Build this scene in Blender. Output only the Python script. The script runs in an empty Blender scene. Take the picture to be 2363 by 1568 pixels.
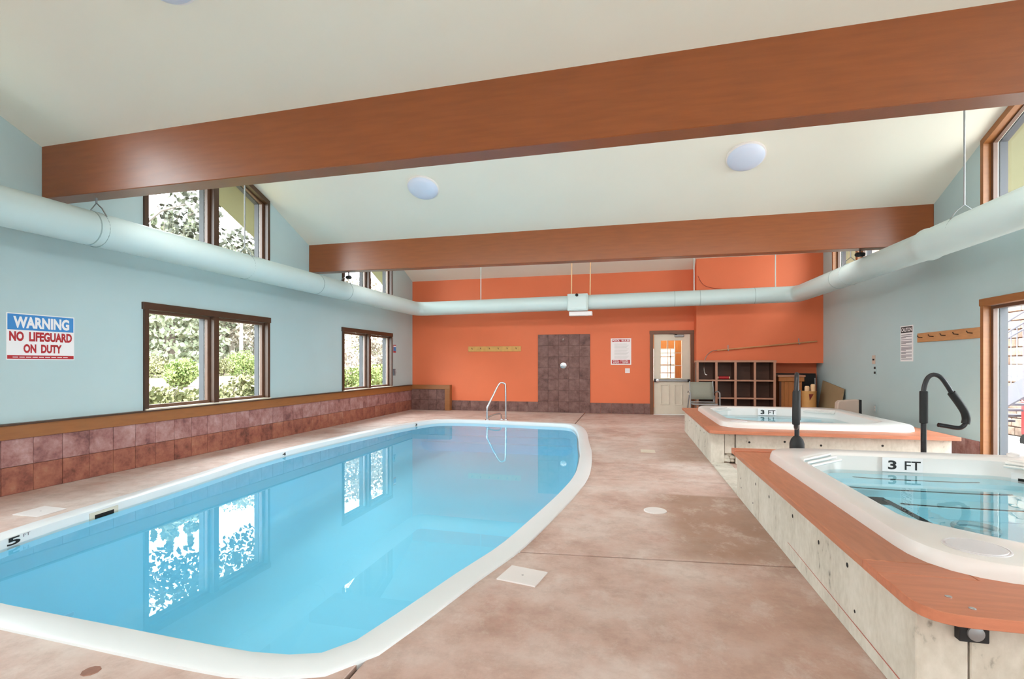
import bpy, bmesh, math, random
from mathutils import Vector, Matrix
random.seed(7)
S = bpy.context.scene
COL = S.collection
PI = math.pi

# ------------------------------------------------------------------ camera, world, lights
cam_d = bpy.data.cameras.new('camera')
cam = bpy.data.objects.new('camera', cam_d); COL.objects.link(cam)
FPX, YAW = 1170.0, math.atan(270.5/1170.0)
cam.location = (0, 0, 1.26)
cam.rotation_euler = (PI/2, 0, YAW)
cam_d.sensor_fit = 'HORIZONTAL'; cam_d.sensor_width = 36.0
cam_d.lens = 36.0*FPX/2363.0
cam_d.shift_y = (839.0-784.0)/2363.0
cam_d.clip_start = 0.05; cam_d.clip_end = 400
S.camera = cam

w = bpy.data.worlds.new('overcast_sky'); S.world = w; w.use_nodes = True
bg = w.node_tree.nodes['Background']
bg.inputs['Color'].default_value = (0.88, 0.95, 1.0, 1); bg.inputs['Strength'].default_value = 9.0

def light(name, kind, loc, rot, energy, col=(1, 1, 1), **kw):
    d = bpy.data.lights.new(name, kind); d.energy = energy; d.color = col
    for k, v in kw.items(): setattr(d, k, v)
    o = bpy.data.objects.new(name, d); COL.objects.link(o); o.location = loc; o.rotation_euler = rot
    return o
light('sun', 'SUN', (0, -20, 40), (math.radians(32), 0, math.radians(8)), 7.0, (1, .96, .9), angle=math.radians(3))
# added fill: broad soft lights without fixtures, behind the camera, to brighten the hall
light('fill_near', 'AREA', (-1.0, -2.7, 3.3), (math.radians(72), 0, 0), 70, (1, .98, .96), shape='RECTANGLE', size=8.0, size_y=1.6)
light('fill_near_up', 'AREA', (-0.8, -1.2, 0.6), (math.radians(152), 0, 0), 40, (1, .98, .96), shape='RECTANGLE', size=6.0, size_y=1.5)

light('fill_near_beam', 'AREA', (-.8, 4.30, 3.22), (math.radians(56), 0, 0), 50, (1, .97, .94), shape='RECTANGLE', size=8.0, size_y=.25)  # added fill strip hidden behind the near beam, brightens the middle bay

light('lobby_fill', 'POINT', (1.0, 14.2, 2.3), (0, 0, 0), 13, (1, .9, .75), shadow_soft_size=.15)  # added unseen light that brightens the dim lobby boards
light('fill_far_beam', 'AREA', (-.8, 8.68, 3.25), (math.radians(62), 0, 0), 42, (1, .97, .94), shape='RECTANGLE', size=8.0, size_y=.25)  # added fill strip out of sight behind the far beam, lifts the end bay

S.view_settings.view_transform = 'Standard'; S.view_settings.look = 'None'
S.view_settings.gamma = 1.0; S.view_settings.use_curve_mapping = False
S.view_settings.exposure = 0.95
S.cycles.max_bounces = 10; S.cycles.diffuse_bounces = 6; S.cycles.transparent_max_bounces = 16
S.cycles.use_denoising = True
S.cycles.sample_clamp_indirect = 8.0

# ------------------------------------------------------------------ helpers
OFF = {}                                       # world origin of each object (all roots are unrotated while building)
def off_of(p): return OFF.get(p.name, Vector((0, 0, 0))) if p else Vector((0, 0, 0))

class MB:
    def __init__(s): s.v = []; s.f = []
    def add(s, vs, fs):
        b = len(s.v); s.v += [tuple(v) for v in vs]; s.f += [tuple(i+b for i in f) for f in fs]; return s
    def box(s, x0, x1, y0, y1, z0, z1):
        vs = [(x, y, z) for z in (z0, z1) for y in (y0, y1) for x in (x0, x1)]
        return s.add(vs, [(0, 2, 3, 1), (4, 5, 7, 6), (0, 1, 5, 4), (2, 6, 7, 3), (0, 4, 6, 2), (1, 3, 7, 5)])
    def prism(s, poly, axis, a, b):
        # poly: 2-D points; axis 'x': (y,z), 'y': (x,z), 'z': (x,y)
        def P(p, t):
            return (t, p[0], p[1]) if axis == 'x' else ((p[0], t, p[1]) if axis == 'y' else (p[0], p[1], t))
        n = len(poly); vs = [P(p, a) for p in poly]+[P(p, b) for p in poly]
        fs = [tuple(range(n)), tuple(range(2*n-1, n-1, -1))]+[(i, i+n, (i+1) % n+n, (i+1) % n) for i in range(n)]
        return s.add(vs, fs)
    def ring(s, outer, inner, axis, a, b):
        def P(p, t):
            return (t, p[0], p[1]) if axis == 'x' else ((p[0], t, p[1]) if axis == 'y' else (p[0], p[1], t))
        n = len(outer)
        vs = [P(p, a) for p in outer]+[P(p, a) for p in inner]+[P(p, b) for p in outer]+[P(p, b) for p in inner]
        fs = []
        for i in range(n):
            j = (i+1) % n
            fs += [(i, j, n+j, n+i), (2*n+i, 3*n+i, 3*n+j, 2*n+j), (i, 2*n+i, 2*n+j, j), (n+i, n+j, 3*n+j, 3*n+i)]
        return s.add(vs, fs)
    def tube(s, pts, r, n=10, closed=False, caps=True):
        pts = [Vector(p) for p in pts]; m = len(pts)
        rs = r if isinstance(r, (list, tuple)) else [r]*m
        vs = []; up = None
        for i, p in enumerate(pts):
            if closed: t = (pts[(i+1) % m]-pts[i-1])
            else: t = pts[min(i+1, m-1)]-pts[max(i-1, 0)]
            t.normalize()
            if up is None:
                up = t.orthogonal().normalized()
            up = (up-t*up.dot(t))
            if up.length < 1e-6: up = t.orthogonal()
            up.normalize(); sd = t.cross(up)
            for k in range(n):
                a = 2*PI*k/n
                vs.append(p+(up*math.cos(a)+sd*math.sin(a))*rs[i])
        fs = []
        for i in range(m if closed else m-1):
            j = (i+1) % m
            for k in range(n):
                l = (k+1) % n
                fs.append((i*n+k, i*n+l, j*n+l, j*n+k))
        if not closed and caps:
            fs += [tuple(range(n-1, -1, -1)), tuple((m-1)*n+k for k in range(n))]
        return s.add(vs, fs)
    def lathe(s, c, prof, n=24, ax='z'):
        # prof: list of (radius, height)
        vs = []
        for r, h in prof:
            for k in range(n):
                a = 2*PI*k/n; q = (r*math.cos(a), r*math.sin(a))
                if ax == 'z': vs.append((c[0]+q[0], c[1]+q[1], c[2]+h))
                elif ax == 'y': vs.append((c[0]+q[0], c[1]+h, c[2]+q[1]))
                else: vs.append((c[0]+h, c[1]+q[0], c[2]+q[1]))
        fs = []
        for i in range(len(prof)-1):
            for k in range(n):
                l = (k+1) % n
                fs.append((i*n+k, i*n+l, (i+1)*n+l, (i+1)*n+k))
        fs += [tuple(range(n-1, -1, -1)), tuple((len(prof)-1)*n+k for k in range(n))]
        return s.add(vs, fs)
    def loops(s, loops, cap0=False, cap1=False):
        n = len(loops[0]); vs = [p for l in loops for p in l]; fs = []
        for i in range(len(loops)-1):
            for k in range(n):
                l = (k+1) % n
                fs.append((i*n+k, i*n+l, (i+1)*n+l, (i+1)*n+k))
        if cap0: fs.append(tuple(range(n-1, -1, -1)))
        if cap1: fs.append(tuple((len(loops)-1)*n+k for k in range(n)))
        return s.add(vs, fs)
    def build(s, name, mat, parent=None, smooth=False, bevel=0, fix=True, mats=None):
        o_ = off_of(parent)
        me = bpy.data.meshes.new(name)
        me.from_pydata([(v[0]-o_.x, v[1]-o_.y, v[2]-o_.z) for v in s.v], [], s.f)
        if fix:
            bm = bmesh.new(); bm.from_mesh(me)
            bmesh.ops.recalc_face_normals(bm, faces=bm.faces)
            if bevel:
                bmesh.ops.bevel(bm, geom=bm.edges[:], offset=bevel, segments=1, affect='EDGES', clamp_overlap=True)
            bm.to_mesh(me); bm.free()
        me.materials.append(mat)
        if smooth:
            me.polygons.foreach_set('use_smooth', [True]*len(me.polygons))
            try: me.set_sharp_from_angle(angle=math.radians(38))
            except Exception: pass
        me.update()
        ob = bpy.data.objects.new(name, me); COL.objects.link(ob)
        if parent: ob.parent = parent
        OFF[ob.name] = o_
        return ob

def tag(o, label=None, cat=None, group=None, kind=None):
    if label: o['label'] = label
    if cat: o['category'] = cat
    if group: o['group'] = group
    if kind: o['kind'] = kind
    return o
def thing(name, label, cat, loc, group=None, kind=None):
    o = bpy.data.objects.new(name, None); COL.objects.link(o); o.location = loc
    o.empty_display_size = .1
    OFF[o.name] = Vector(loc)
    return tag(o, label, cat, group, kind)
def copy_tree(o, parent=None, shift=None):
    c = o.copy(); COL.objects.link(c); c.parent = parent
    if parent is None and shift is not None: c.location = o.location+Vector(shift)
    OFF[c.name] = OFF[(parent or o).name] + (Vector(shift) if (parent is None and shift is not None) else Vector((0, 0, 0)))
    for ch in list(o.children): copy_tree(ch, c)
    return c
def piece(mesh_ob, parent, loc):
    """another object sharing mesh_ob's mesh, as a part of parent"""
    c = mesh_ob.copy(); COL.objects.link(c); c.parent = parent; c.location = Vector(loc)-off_of(parent)
    OFF[c.name] = off_of(parent)
    return c
def inset(poly, t):
    """offset a convex polygon inward; t number or per-edge list"""
    n = len(poly); a = sum(poly[i][0]*poly[(i+1) % n][1]-poly[(i+1) % n][0]*poly[i][1] for i in range(n))
    sg = 1 if a > 0 else -1
    L = []
    for i in range(n):
        p, q = Vector(poly[i]), Vector(poly[(i+1) % n]); d = (q-p).normalized(); nn = Vector((-d.y, d.x))*sg
        tt = t[i] if isinstance(t, (list, tuple)) else t
        L.append((p+nn*tt, d))
    out = []
    for i in range(n):
        p, d = L[i-1]; q, e = L[i]; den = d.x*e.y-d.y*e.x
        u = ((q-p).x*e.y-(q-p).y*e.x)/den
        out.append(tuple(p+d*u))
    return out
def catmull(pts, k=6):
    n = len(pts); out = []
    for i in range(n):
        p0, p1, p2, p3 = [Vector(pts[(i+j-1) % n]) for j in range(4)]
        for s_ in range(k):
            t = s_/k
            out.append(0.5*((2*p1)+(p2-p0)*t+(2*p0-5*p1+4*p2-p3)*t*t+(3*p1-p0-3*p2+p3)*t**3))
    return out
def resample(poly, c, N):
    """star-shaped polygon cut by N rays from c"""
    out = []; n = len(poly)
    for k in range(N):
        a = 2*PI*k/N; d = Vector((math.cos(a), math.sin(a))); best = None
        for i in range(n):
            p = Vector(poly[i])-Vector(c); q = Vector(poly[(i+1) % n])-Vector(c); e = q-p
            den = d.x*e.y-d.y*e.x
            if abs(den) < 1e-9: continue
            t = (p.x*e.y-p.y*e.x)/den; u = (p.x*d.y-p.y*d.x)/den
            if t > 0 and -1e-6 <= u <= 1+1e-6 and (best is None or t > best): best = t
        out.append((c[0]+d.x*best, c[1]+d.y*best))
    return out
def fillet(pts, rad, k=6):
    out = []; n = len(pts)
    for i in range(n):
        p0, p1, p2 = Vector(pts[i-1]), Vector(pts[i]), Vector(pts[(i+1) % n])
        r = rad[i] if isinstance(rad, (list, tuple)) else rad
        a = (p0-p1).normalized(); b = (p2-p1).normalized(); ang = a.angle(b)
        if r <= 0: out.append(tuple(p1)); continue
        tl = r/math.tan(ang/2); s_ = p1+a*tl; e = p1+b*tl
        for j in range(k+1):
            t = j/k
            out.append(tuple((s_*(1-t)**2)+(p1*2*t*(1-t))+(e*t*t)))
    return out

# ------------------------------------------------------------------ materials
def new_mat(name):
    m = bpy.data.materials.new(name); m.use_nodes = True
    nt = m.node_tree; return m, nt, nt.nodes['Principled BSDF'], nt.nodes.new, nt.links.new
def lin(c):
    return tuple(((x/255)/12.92 if x/255 <= .04045 else ((x/255+.055)/1.055)**2.4) for x in c)
def rgba(c): return (c[0], c[1], c[2], 1)
def solid(name, srgb, rough=.5, metal=0, var=.06, scale=8, bump=0, bscale=60, spec=.5, stretch=None, coat=0, rnd=0):
    m, nt, b, N, L = new_mat(name); c = lin(srgb)
    geo = N('ShaderNodeNewGeometry'); src = geo.outputs['Position']
    if stretch:
        mp = N('ShaderNodeMapping'); mp.inputs['Scale'].default_value = stretch; L(src, mp.inputs['Vector']); src = mp.outputs['Vector']
    no = N('ShaderNodeTexNoise'); no.inputs['Scale'].default_value = scale; no.inputs['Detail'].default_value = 5
    L(src, no.inputs['Vector'])
    mx = N('ShaderNodeMix'); mx.data_type = 'RGBA'
    mx.inputs[6].default_value = rgba([x*(1-var*1.6) for x in c]); mx.inputs[7].default_value = rgba([min(1, x*(1+var*1.6)) for x in c])
    fac = no.outputs['Fac']
    if rnd:
        oi = N('ShaderNodeObjectInfo'); ma = N('ShaderNodeMath'); ma.operation = 'MULTIPLY_ADD'
        ma.inputs[1].default_value = rnd; L(oi.outputs['Random'], ma.inputs[0]); L(fac, ma.inputs[2])
        m2 = N('ShaderNodeMath'); m2.operation = 'SUBTRACT'; m2.inputs[1].default_value = rnd/2; m2.use_clamp = True
        L(ma.outputs[0], m2.inputs[0]); fac = m2.outputs[0]
    L(fac, mx.inputs[0]); L(mx.outputs[2], b.inputs['Base Color'])
    b.inputs['Roughness'].default_value = rough; b.inputs['Metallic'].default_value = metal
    b.inputs['Specular IOR Level'].default_value = spec
    if coat: b.inputs['Coat Weight'].default_value = coat; b.inputs['Coat Roughness'].default_value = .25
    if bump:
        n2 = N('ShaderNodeTexNoise'); n2.inputs['Scale'].default_value = bscale; n2.inputs['Detail'].default_value = 4; L(src, n2.inputs['Vector'])
        bp = N('ShaderNodeBump'); bp.inputs['Strength'].default_value = bump; bp.inputs['Distance'].default_value = .01
        L(n2.outputs['Fac'], bp.inputs['Height']); L(bp.outputs['Normal'], b.inputs['Normal'])
    return m
def mottled(name, cols, stops, scale, rough=.6, detail=8, bump=.15, rnd=0, stretch=None, spec=.35, fine=None):
    m, nt, b, N, L = new_mat(name)
    geo = N('ShaderNodeNewGeometry'); src = geo.outputs['Position']
    if stretch:
        mp = N('ShaderNodeMapping'); mp.inputs['Scale'].default_value = stretch; L(src, mp.inputs['Vector']); src = mp.outputs['Vector']
    if rnd:
        oi = N('ShaderNodeObjectInfo'); vm = N('ShaderNodeVectorMath'); vm.operation = 'SCALE'; vm.inputs['Scale'].default_value = 37
        cb = N('ShaderNodeCombineXYZ')
        for i in range(3): L(oi.outputs['Random'], cb.inputs[i])
        L(cb.outputs[0], vm.inputs[0]); va = N('ShaderNodeVectorMath'); va.operation = 'ADD'
        L(src, va.inputs[0]); L(vm.outputs[0], va.inputs[1]); src = va.outputs[0]
    no = N('ShaderNodeTexNoise'); no.inputs['Scale'].default_value = scale; no.inputs['Detail'].default_value = detail; no.inputs['Roughness'].default_value = .65
    L(src, no.inputs['Vector'])
    fac = no.outputs['Fac']
    if rnd:
        ma = N('ShaderNodeMath'); ma.operation = 'MULTIPLY_ADD'; ma.inputs[1].default_value = rnd; L(oi.outputs['Random'], ma.inputs[0]); L(fac, ma.inputs[2])
        m2 = N('ShaderNodeMath'); m2.operation = 'SUBTRACT'; m2.inputs[1].default_value = rnd/2; L(ma.outputs[0], m2.inputs[0]); fac = m2.outputs[0]
    if fine:
        nf = N('ShaderNodeTexNoise'); nf.inputs['Scale'].default_value = fine[0]; nf.inputs['Detail'].default_value = 6; L(src, nf.inputs['Vector'])
        a1 = N('ShaderNodeMath'); a1.operation = 'MULTIPLY_ADD'; a1.inputs[1].default_value = fine[1]; L(nf.outputs['Fac'], a1.inputs[0]); L(fac, a1.inputs[2])
        a2 = N('ShaderNodeMath'); a2.operation = 'SUBTRACT'; a2.inputs[1].default_value = fine[1]/2; L(a1.outputs[0], a2.inputs[0]); fac = a2.outputs[0]
    cr = N('ShaderNodeValToRGB'); el = cr.color_ramp.elements
    while len(el) < len(cols): el.new(.5)
    for e, c, st in zip(el, cols, stops): e.position = st; e.color = rgba(lin(c))
    L(fac, cr.inputs[0]); L(cr.outputs[0], b.inputs['Base Color'])
    b.inputs['Roughness'].default_value = rough; b.inputs['Specular IOR Level'].default_value = spec
    if bump:
        bp = N('ShaderNodeBump'); bp.inputs['Strength'].default_value = bump; bp.inputs['Distance'].default_value = .008
        L(fac, bp.inputs['Height']); L(bp.outputs['Normal'], b.inputs['Normal'])
    return m
def clear(name, tint, ior=1.33, rough=.0, ripple=0, rs=3):
    """thin clear surface: tinted see-through plus a mirror share set by Fresnel"""
    m, nt, b, N, L = new_mat(name); nt.nodes.remove(b)
    out = nt.nodes['Material Output']
    t = N('ShaderNodeBsdfTransparent'); t.inputs['Color'].default_value = rgba(tint)
    g = N('ShaderNodeBsdfGlossy'); g.inputs['Roughness'].default_value = rough
    f = N('ShaderNodeLayerWeight'); f.inputs['Blend'].default_value = .5
    pw_ = N('ShaderNodeMath'); pw_.operation = 'POWER'; pw_.inputs[1].default_value = 5; L(f.outputs['Facing'], pw_.inputs[0])
    f0 = ((ior-1)/(ior+1))**2
    sch = N('ShaderNodeMath'); sch.operation = 'MULTIPLY_ADD'; sch.inputs[1].default_value = 1-f0; sch.inputs[2].default_value = f0; L(pw_.outputs[0], sch.inputs[0])
    mx = N('ShaderNodeMixShader'); L(sch.outputs[0], mx.inputs[0]); L(t.outputs[0], mx.inputs[1]); L(g.outputs[0], mx.inputs[2])
    if ripple:
        geo = N('ShaderNodeNewGeometry'); no = N('ShaderNodeTexNoise'); no.inputs['Scale'].default_value = rs; no.inputs['Detail'].default_value = 2
        L(geo.outputs['Position'], no.inputs['Vector'])
        bp = N('ShaderNodeBump'); bp.inputs['Strength'].default_value = ripple; bp.inputs['Distance'].default_value = .01
        L(no.outputs['Fac'], bp.inputs['Height']); L(bp.outputs[0], g.inputs['Normal']); L(bp.outputs[0], f.inputs['Normal'])
    L(mx.outputs[0], out.inputs['Surface'])
    return m

M = {}
M['aqua'] = solid('aqua_paint', (178, 197, 199), .6, var=.03, scale=1.5, bump=.04, bscale=120)
M['ceil'] = solid('cream_ceiling_paint', (228, 224, 211), .75, var=.02, scale=1.2, bump=.03, bscale=150)
M['orange'] = solid('orange_paint', (222, 114, 72), .6, var=.04, scale=1.5, bump=.04, bscale=120)
M['beam'] = solid('stained_beam', (142, 76, 34), .32, var=.16, scale=3, bump=.06, bscale=40, stretch=(1, 1, 9), coat=.25)
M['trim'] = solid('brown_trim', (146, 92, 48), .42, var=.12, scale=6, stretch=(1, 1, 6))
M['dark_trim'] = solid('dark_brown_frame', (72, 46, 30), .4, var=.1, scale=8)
M['sash'] = solid('sash_brown', (96, 66, 50), .4, var=.1, scale=9)
M['outer_frame'] = solid('grey_outer_frame', (62, 64, 70), .6, var=.03)
M['bead'] = solid('white_bead', (236, 232, 224), .5, var=.02)
M['glass'] = clear('window_glass', (.96, .98, .97), 1.25)
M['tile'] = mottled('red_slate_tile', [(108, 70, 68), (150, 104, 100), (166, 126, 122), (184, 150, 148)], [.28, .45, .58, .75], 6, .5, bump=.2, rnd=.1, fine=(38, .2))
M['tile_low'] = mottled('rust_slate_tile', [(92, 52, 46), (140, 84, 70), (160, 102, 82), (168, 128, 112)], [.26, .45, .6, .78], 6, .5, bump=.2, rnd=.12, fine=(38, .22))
M['tile_back'] = mottled('plum_slate_tile', [(76, 50, 48), (112, 80, 74), (128, 96, 90), (142, 112, 106)], [.28, .45, .6, .78], 6, .5, bump=.2, rnd=.08, fine=(38, .22))
M['grout'] = solid('grout', (112, 78, 72), .9, var=.1)
M['coping'] = solid('white_coping', (226, 230, 232), .35, var=.015, scale=3)
M['plaster'] = solid('pool_plaster', (150, 224, 248), .6, var=.04, scale=.8)
M['water'] = clear('pool_water', (.84, .965, 1.0), 1.33, 0, .015, 1.2)
M['tub_water'] = clear('tub_water', (.80, .94, .98), 1.33, 0, .05, 5)
M['acrylic'] = solid('white_acrylic', (224, 218, 214), .25, var=.015, scale=3)
M['ringgrey'] = solid('pale_grey_plastic', (160, 186, 192), .5)
M['door_trim'] = solid('door_brown_trim', (110, 68, 42), .45, var=.1)
M['lidwhite'] = solid('lilac_white_plastic', (212, 206, 208), .4, var=.01)
M['tub_floor'] = solid('pale_blue_acrylic', (176, 222, 232), .35, var=.02)
M['deck'] = solid('cedar_plank', (182, 116, 86), .45, var=.16, scale=5, bump=.08, bscale=60, stretch=(7, 1, 7))
M['deck_x'] = solid('cedar_plank_cross', (188, 116, 86), .45, var=.16, scale=5, bump=.08, bscale=60, stretch=(1, 7, 7))
M['concrete'] = mottled('board_formed_concrete', [(112, 106, 96), (190, 182, 168), (204, 197, 184), (216, 209, 198)], [.27, .37, .55, .75], 3.0, .85, bump=.25, fine=(34, .42), stretch=(1, 1, .6))
M['hole'] = solid('dark_hole', (30, 27, 25), .9)
M['rust_line'] = solid('red_chalk_line', (178, 96, 84), .9)
M['white'] = solid('white_paint', (228, 222, 220), .45, var=.02)
M['offwhite'] = solid('cream_door_paint', (220, 210, 192), .5, var=.03)
M['duct'] = solid('aqua_white_duct_paint', (198, 216, 215), .45, var=.02, scale=2)
M['duct_seam'] = solid('duct_seam', (150, 172, 172), .5)
M['steel'] = solid('polished_steel', (205, 205, 208), .22, 1, var=.03)
M['grey_metal'] = solid('grey_metal', (150, 152, 154), .4, .6)
M['black'] = solid('black_rubber', (18, 18, 20), .6, var=.1)
M['black_metal'] = solid('black_powder_coat', (34, 32, 36), .3, .2, var=.05)
M['sling'] = solid('grey_sling_mesh', (138, 136, 124), .8, var=.06, scale=90)
M['cubby'] = solid('shaded_cubby_wood', (88, 54, 38), .5, var=.14, scale=6, stretch=(1, 1, 5))  # brown darkened further to carry the shade inside the holes
M['cubby_edge'] = solid('cubby_edge_wood', (176, 128, 104), .5, var=.1, scale=8)
M['bin_wood'] = solid('oak_brown_bin', (168, 104, 52), .5, var=.12, scale=8, stretch=(6, 6, 1))
M['tan'] = solid('tan_plastic', (206, 154, 92), .5)
M['cream'] = solid('cream_foam', (238, 200, 156), .8)
M['darkred'] = solid('dark_red', (120, 34, 26), .6)
M['red'] = solid('sign_red', (176, 34, 40), .5, var=.02)
M['blue'] = solid('sign_blue', (58, 132, 196), .5, var=.02)
M['signwhite'] = solid('sign_white', (236, 230, 230), .45, var=.01)
M['ink'] = solid('black_ink', (24, 24, 26), .6)
M['greyink'] = solid('grey_ink', (128, 122, 128), .7)
M['paleink'] = solid('pale_ink', (190, 186, 186), .7)
M['rackwood'] = solid('pine_rack', (190, 134, 88), .5, var=.14, scale=10, stretch=(1, 1, 5))
M['rackgold'] = solid('golden_pine_rack', (206, 160, 90), .5, var=.14, scale=12)
M['panel'] = solid('tan_board', (150, 128, 96), .7, var=.08, scale=4)
M['pinkbeige'] = solid('pink_beige_vinyl', (196, 176, 162), .6, var=.05)
M['lamp'] = solid('opal_lamp_glass', (206, 214, 232), .3, var=.01)
M['stain'] = solid('rust_stain', (150, 108, 92), .8, var=.2, scale=30)
# outside
M['gravel'] = mottled('pink_gravel', [(78, 58, 52), (92, 72, 64), (104, 86, 78)], [.3, .5, .7], 1.5, .95, bump=.2, fine=(20, .3))
M['grassland'] = mottled('dry_grass', [(72, 78, 46), (96, 94, 62), (118, 110, 82)], [.3, .5, .7], .6, .95, bump=.2, fine=(9, .3))
M['bark'] = solid('grey_bark', (84, 74, 66), .9, var=.2, scale=12, bump=.3, bscale=20)
M['palebark'] = solid('aspen_bark', (138, 130, 120), .8, var=.15, scale=9)
def leafmat(name, c1, c2):
    c1, c2 = [tuple(x*(.42 if 'aspen' in name else .66) for x in c) for c in (c1, c2)]  # aspen leaves darkened more, their backlit silhouette put into the colour
    m = mottled(name, [c1, c2], [.35, .65], 2.5, .7, bump=0, fine=(17, .35))
    b = m.node_tree.nodes['Principled BSDF']
    return m
M['leaf_bright'] = leafmat('bright_shrub_leaf', (128, 158, 78), (192, 206, 124))
M['leaf_olive'] = leafmat('olive_hedge_leaf', (140, 144, 92), (206, 200, 146))
M['leaf_conifer'] = leafmat('conifer_needle', (134, 146, 112), (182, 186, 152))
M['leaf_silhouette'] = leafmat('aspen_leaf', (92, 96, 76), (140, 142, 104))
M['leaf_tan'] = leafmat('bare_twig_haze', (176, 162, 142), (214, 204, 182))
M['stone'] = mottled('sandstone', [(104, 82, 70), (134, 112, 98), (156, 138, 124)], [.3, .5, .72], 3, .9, rnd=.35, fine=(22, .25))
M['lilac'] = solid('grey_lilac_paint', (104, 104, 114), .6)
M['redpaint'] = solid('red_paint', (214, 82, 84), .6)
M['pave'] = solid('pale_paving', (150, 146, 142), .8, var=.06)
M['woodroom'] = solid('orange_pine_boards', (222, 154, 82), .5, var=.15, scale=5, stretch=(6, 6, 1))
M['soffit'] = solid('tan_soffit_paint', (118, 112, 84), .8, var=.04)
M['car'] = solid('white_car_paint', (226, 228, 232), .25, var=.01, coat=.6)
M['carglass'] = solid('car_glass', (70, 78, 84), .1)

def floor_mat():
    m, nt, b, N, L = new_mat('stained_pool_deck')
    geo = N('ShaderNodeNewGeometry'); src = geo.outputs['Position']
    def noise(sc, det=6, rg=.6, stretch=None):
        s_ = src
        if stretch:
            mp = N('ShaderNodeMapping'); mp.inputs['Scale'].default_value = stretch; mp.inputs['Rotation'].default_value = (0, 0, .5); L(src, mp.inputs['Vector']); s_ = mp.outputs[0]
        n = N('ShaderNodeTexNoise'); n.inputs['Scale'].default_value = sc; n.inputs['Detail'].default_value = det; n.inputs['Roughness'].default_value = rg
        L(s_, n.inputs['Vector']); return n.outputs['Fac']
    def ramp(f, cols, st):
        r = N('ShaderNodeValToRGB'); el = r.color_ramp.elements
        while len(el) < len(cols): el.new(.5)
        for e, c, t in zip(el, cols, st): e.position = t; e.color = rgba(lin(c))
        L(f, r.inputs[0]); return r.outputs[0]
    def mix(f, a, c):
        x = N('ShaderNodeMix'); x.data_type = 'RGBA'
        for s_, i in ((f, 0), (a, 6), (c, 7)):
            if hasattr(s_, 'is_linked'): L(s_, x.inputs[i])
            else: x.inputs[i].default_value = s_
        return x.outputs[2]
    base = ramp(noise(.9, 9, .68), [(176, 142, 130), (208, 177, 165), (218, 196, 187), (230, 218, 211)], [.34, .46, .55, .68])
    streak = ramp(noise(1.6, 6, .6, (.8, 1.8, 1)), [(184, 152, 138), (206, 178, 164), (218, 202, 192)], [.34, .5, .66])
    c = mix(.2, base, streak)
    # pink scaling blotches and pale bloom
    bl = N('ShaderNodeValToRGB'); bl.color_ramp.elements[0].position = .56; bl.color_ramp.elements[1].position = .68
    L(noise(.75, 10, .72), bl.inputs[0]); fa = N('ShaderNodeMath'); fa.operation = 'MULTIPLY'; fa.inputs[1].default_value = .7; L(bl.outputs[0], fa.inputs[0])
    c = mix(fa.outputs[0], c, rgba(lin((218, 208, 202))))
    b2 = N('ShaderNodeValToRGB'); b2.color_ramp.elements[0].position = .58; b2.color_ramp.elements[1].position = .72
    L(noise(1.3, 9, .7, (1.4, .8, 1)), b2.inputs[0]); fb = N('ShaderNodeMath'); fb.operation = 'MULTIPLY'; fb.inputs[1].default_value = .55; L(b2.outputs[0], fb.inputs[0])
    c = mix(fb.outputs[0], c, rgba(lin((184, 126, 110))))
    # brown acid-stain patch left beside the tub plinths
    sp = N('ShaderNodeSeparateXYZ'); L(src, sp.inputs[0])
    wob = noise(1.4, 6, .6)
    def sstep(sock, a, bb, add=.35):
        ad = N('ShaderNodeMath'); ad.operation = 'MULTIPLY_ADD'; ad.inputs[1].default_value = add; L(wob, ad.inputs[0]); L(sock, ad.inputs[2])
        r = N('ShaderNodeMapRange'); r.interpolation_type = 'SMOOTHSTEP'; r.inputs[1].default_value = a+add/2; r.inputs[2].default_value = bb+add/2; L(ad.outputs[0], r.inputs[0]); return r.outputs[0]
    def mul(*fs):
        o = fs[0]
        for f in fs[1:]:
            x = N('ShaderNodeMath'); x.operation = 'MULTIPLY'; L(o, x.inputs[0])
            if hasattr(f, 'is_linked'): L(f, x.inputs[1])
            else: x.inputs[1].default_value = f
            o = x.outputs[0]
        return o
    p1 = mul(sstep(sp.outputs['X'], .1, .5, .5), sstep(sp.outputs['Y'], 3.2, 3.6, .3), sstep(sp.outputs['Y'], 5.14, 5.06, 0), .62)
    c = mix(p1, c, rgba(lin((150, 112, 88))))
    p2 = mul(sstep(sp.outputs['X'], .3, .6, .5), sstep(sp.outputs['Y'], 6.6, 7.0, .3), sstep(sp.outputs['Y'], 9.8, 9.5, .2), .45)
    c = mix(p2, c, rgba(lin((158, 122, 98))))
    p3 = mul(sstep(sp.outputs['X'], .0, .8, .7), sstep(sp.outputs['Y'], 3.36, 3.0, .4), .4)
    c = mix(p3, c, rgba(lin((176, 128, 104))))
    fn = noise(42, 6, .7)
    mid = N('ShaderNodeValToRGB'); mid.color_ramp.elements[0].position = .47; mid.color_ramp.elements[1].position = .68
    L(noise(5.5, 9, .74), mid.inputs[0])
    c = mix(mul(mid.outputs[0], .42), c, rgba(lin((158, 132, 118))))
    lt = N('ShaderNodeValToRGB'); lt.color_ramp.elements[0].position = .52; lt.color_ramp.elements[1].position = .70
    L(noise(3.1, 10, .76, (1.3, .9, 1)), lt.inputs[0])
    c = mix(mul(lt.outputs[0], .6), c, rgba(lin((228, 214, 206))))
    c = mix(mul(fn, .22), c, rgba(lin((120, 100, 88))))
    L(c, b.inputs['Base Color'])
    b.inputs['Roughness'].default_value = .62; b.inputs['Specular IOR Level'].default_value = .3
    bp = N('ShaderNodeBump'); bp.inputs['Strength'].default_value = .15; bp.inputs['Distance'].default_value = .006
    L(fn, bp.inputs['Height']); L(bp.outputs[0], b.inputs['Normal'])
    return m
M['floor'] = floor_mat()

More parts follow.
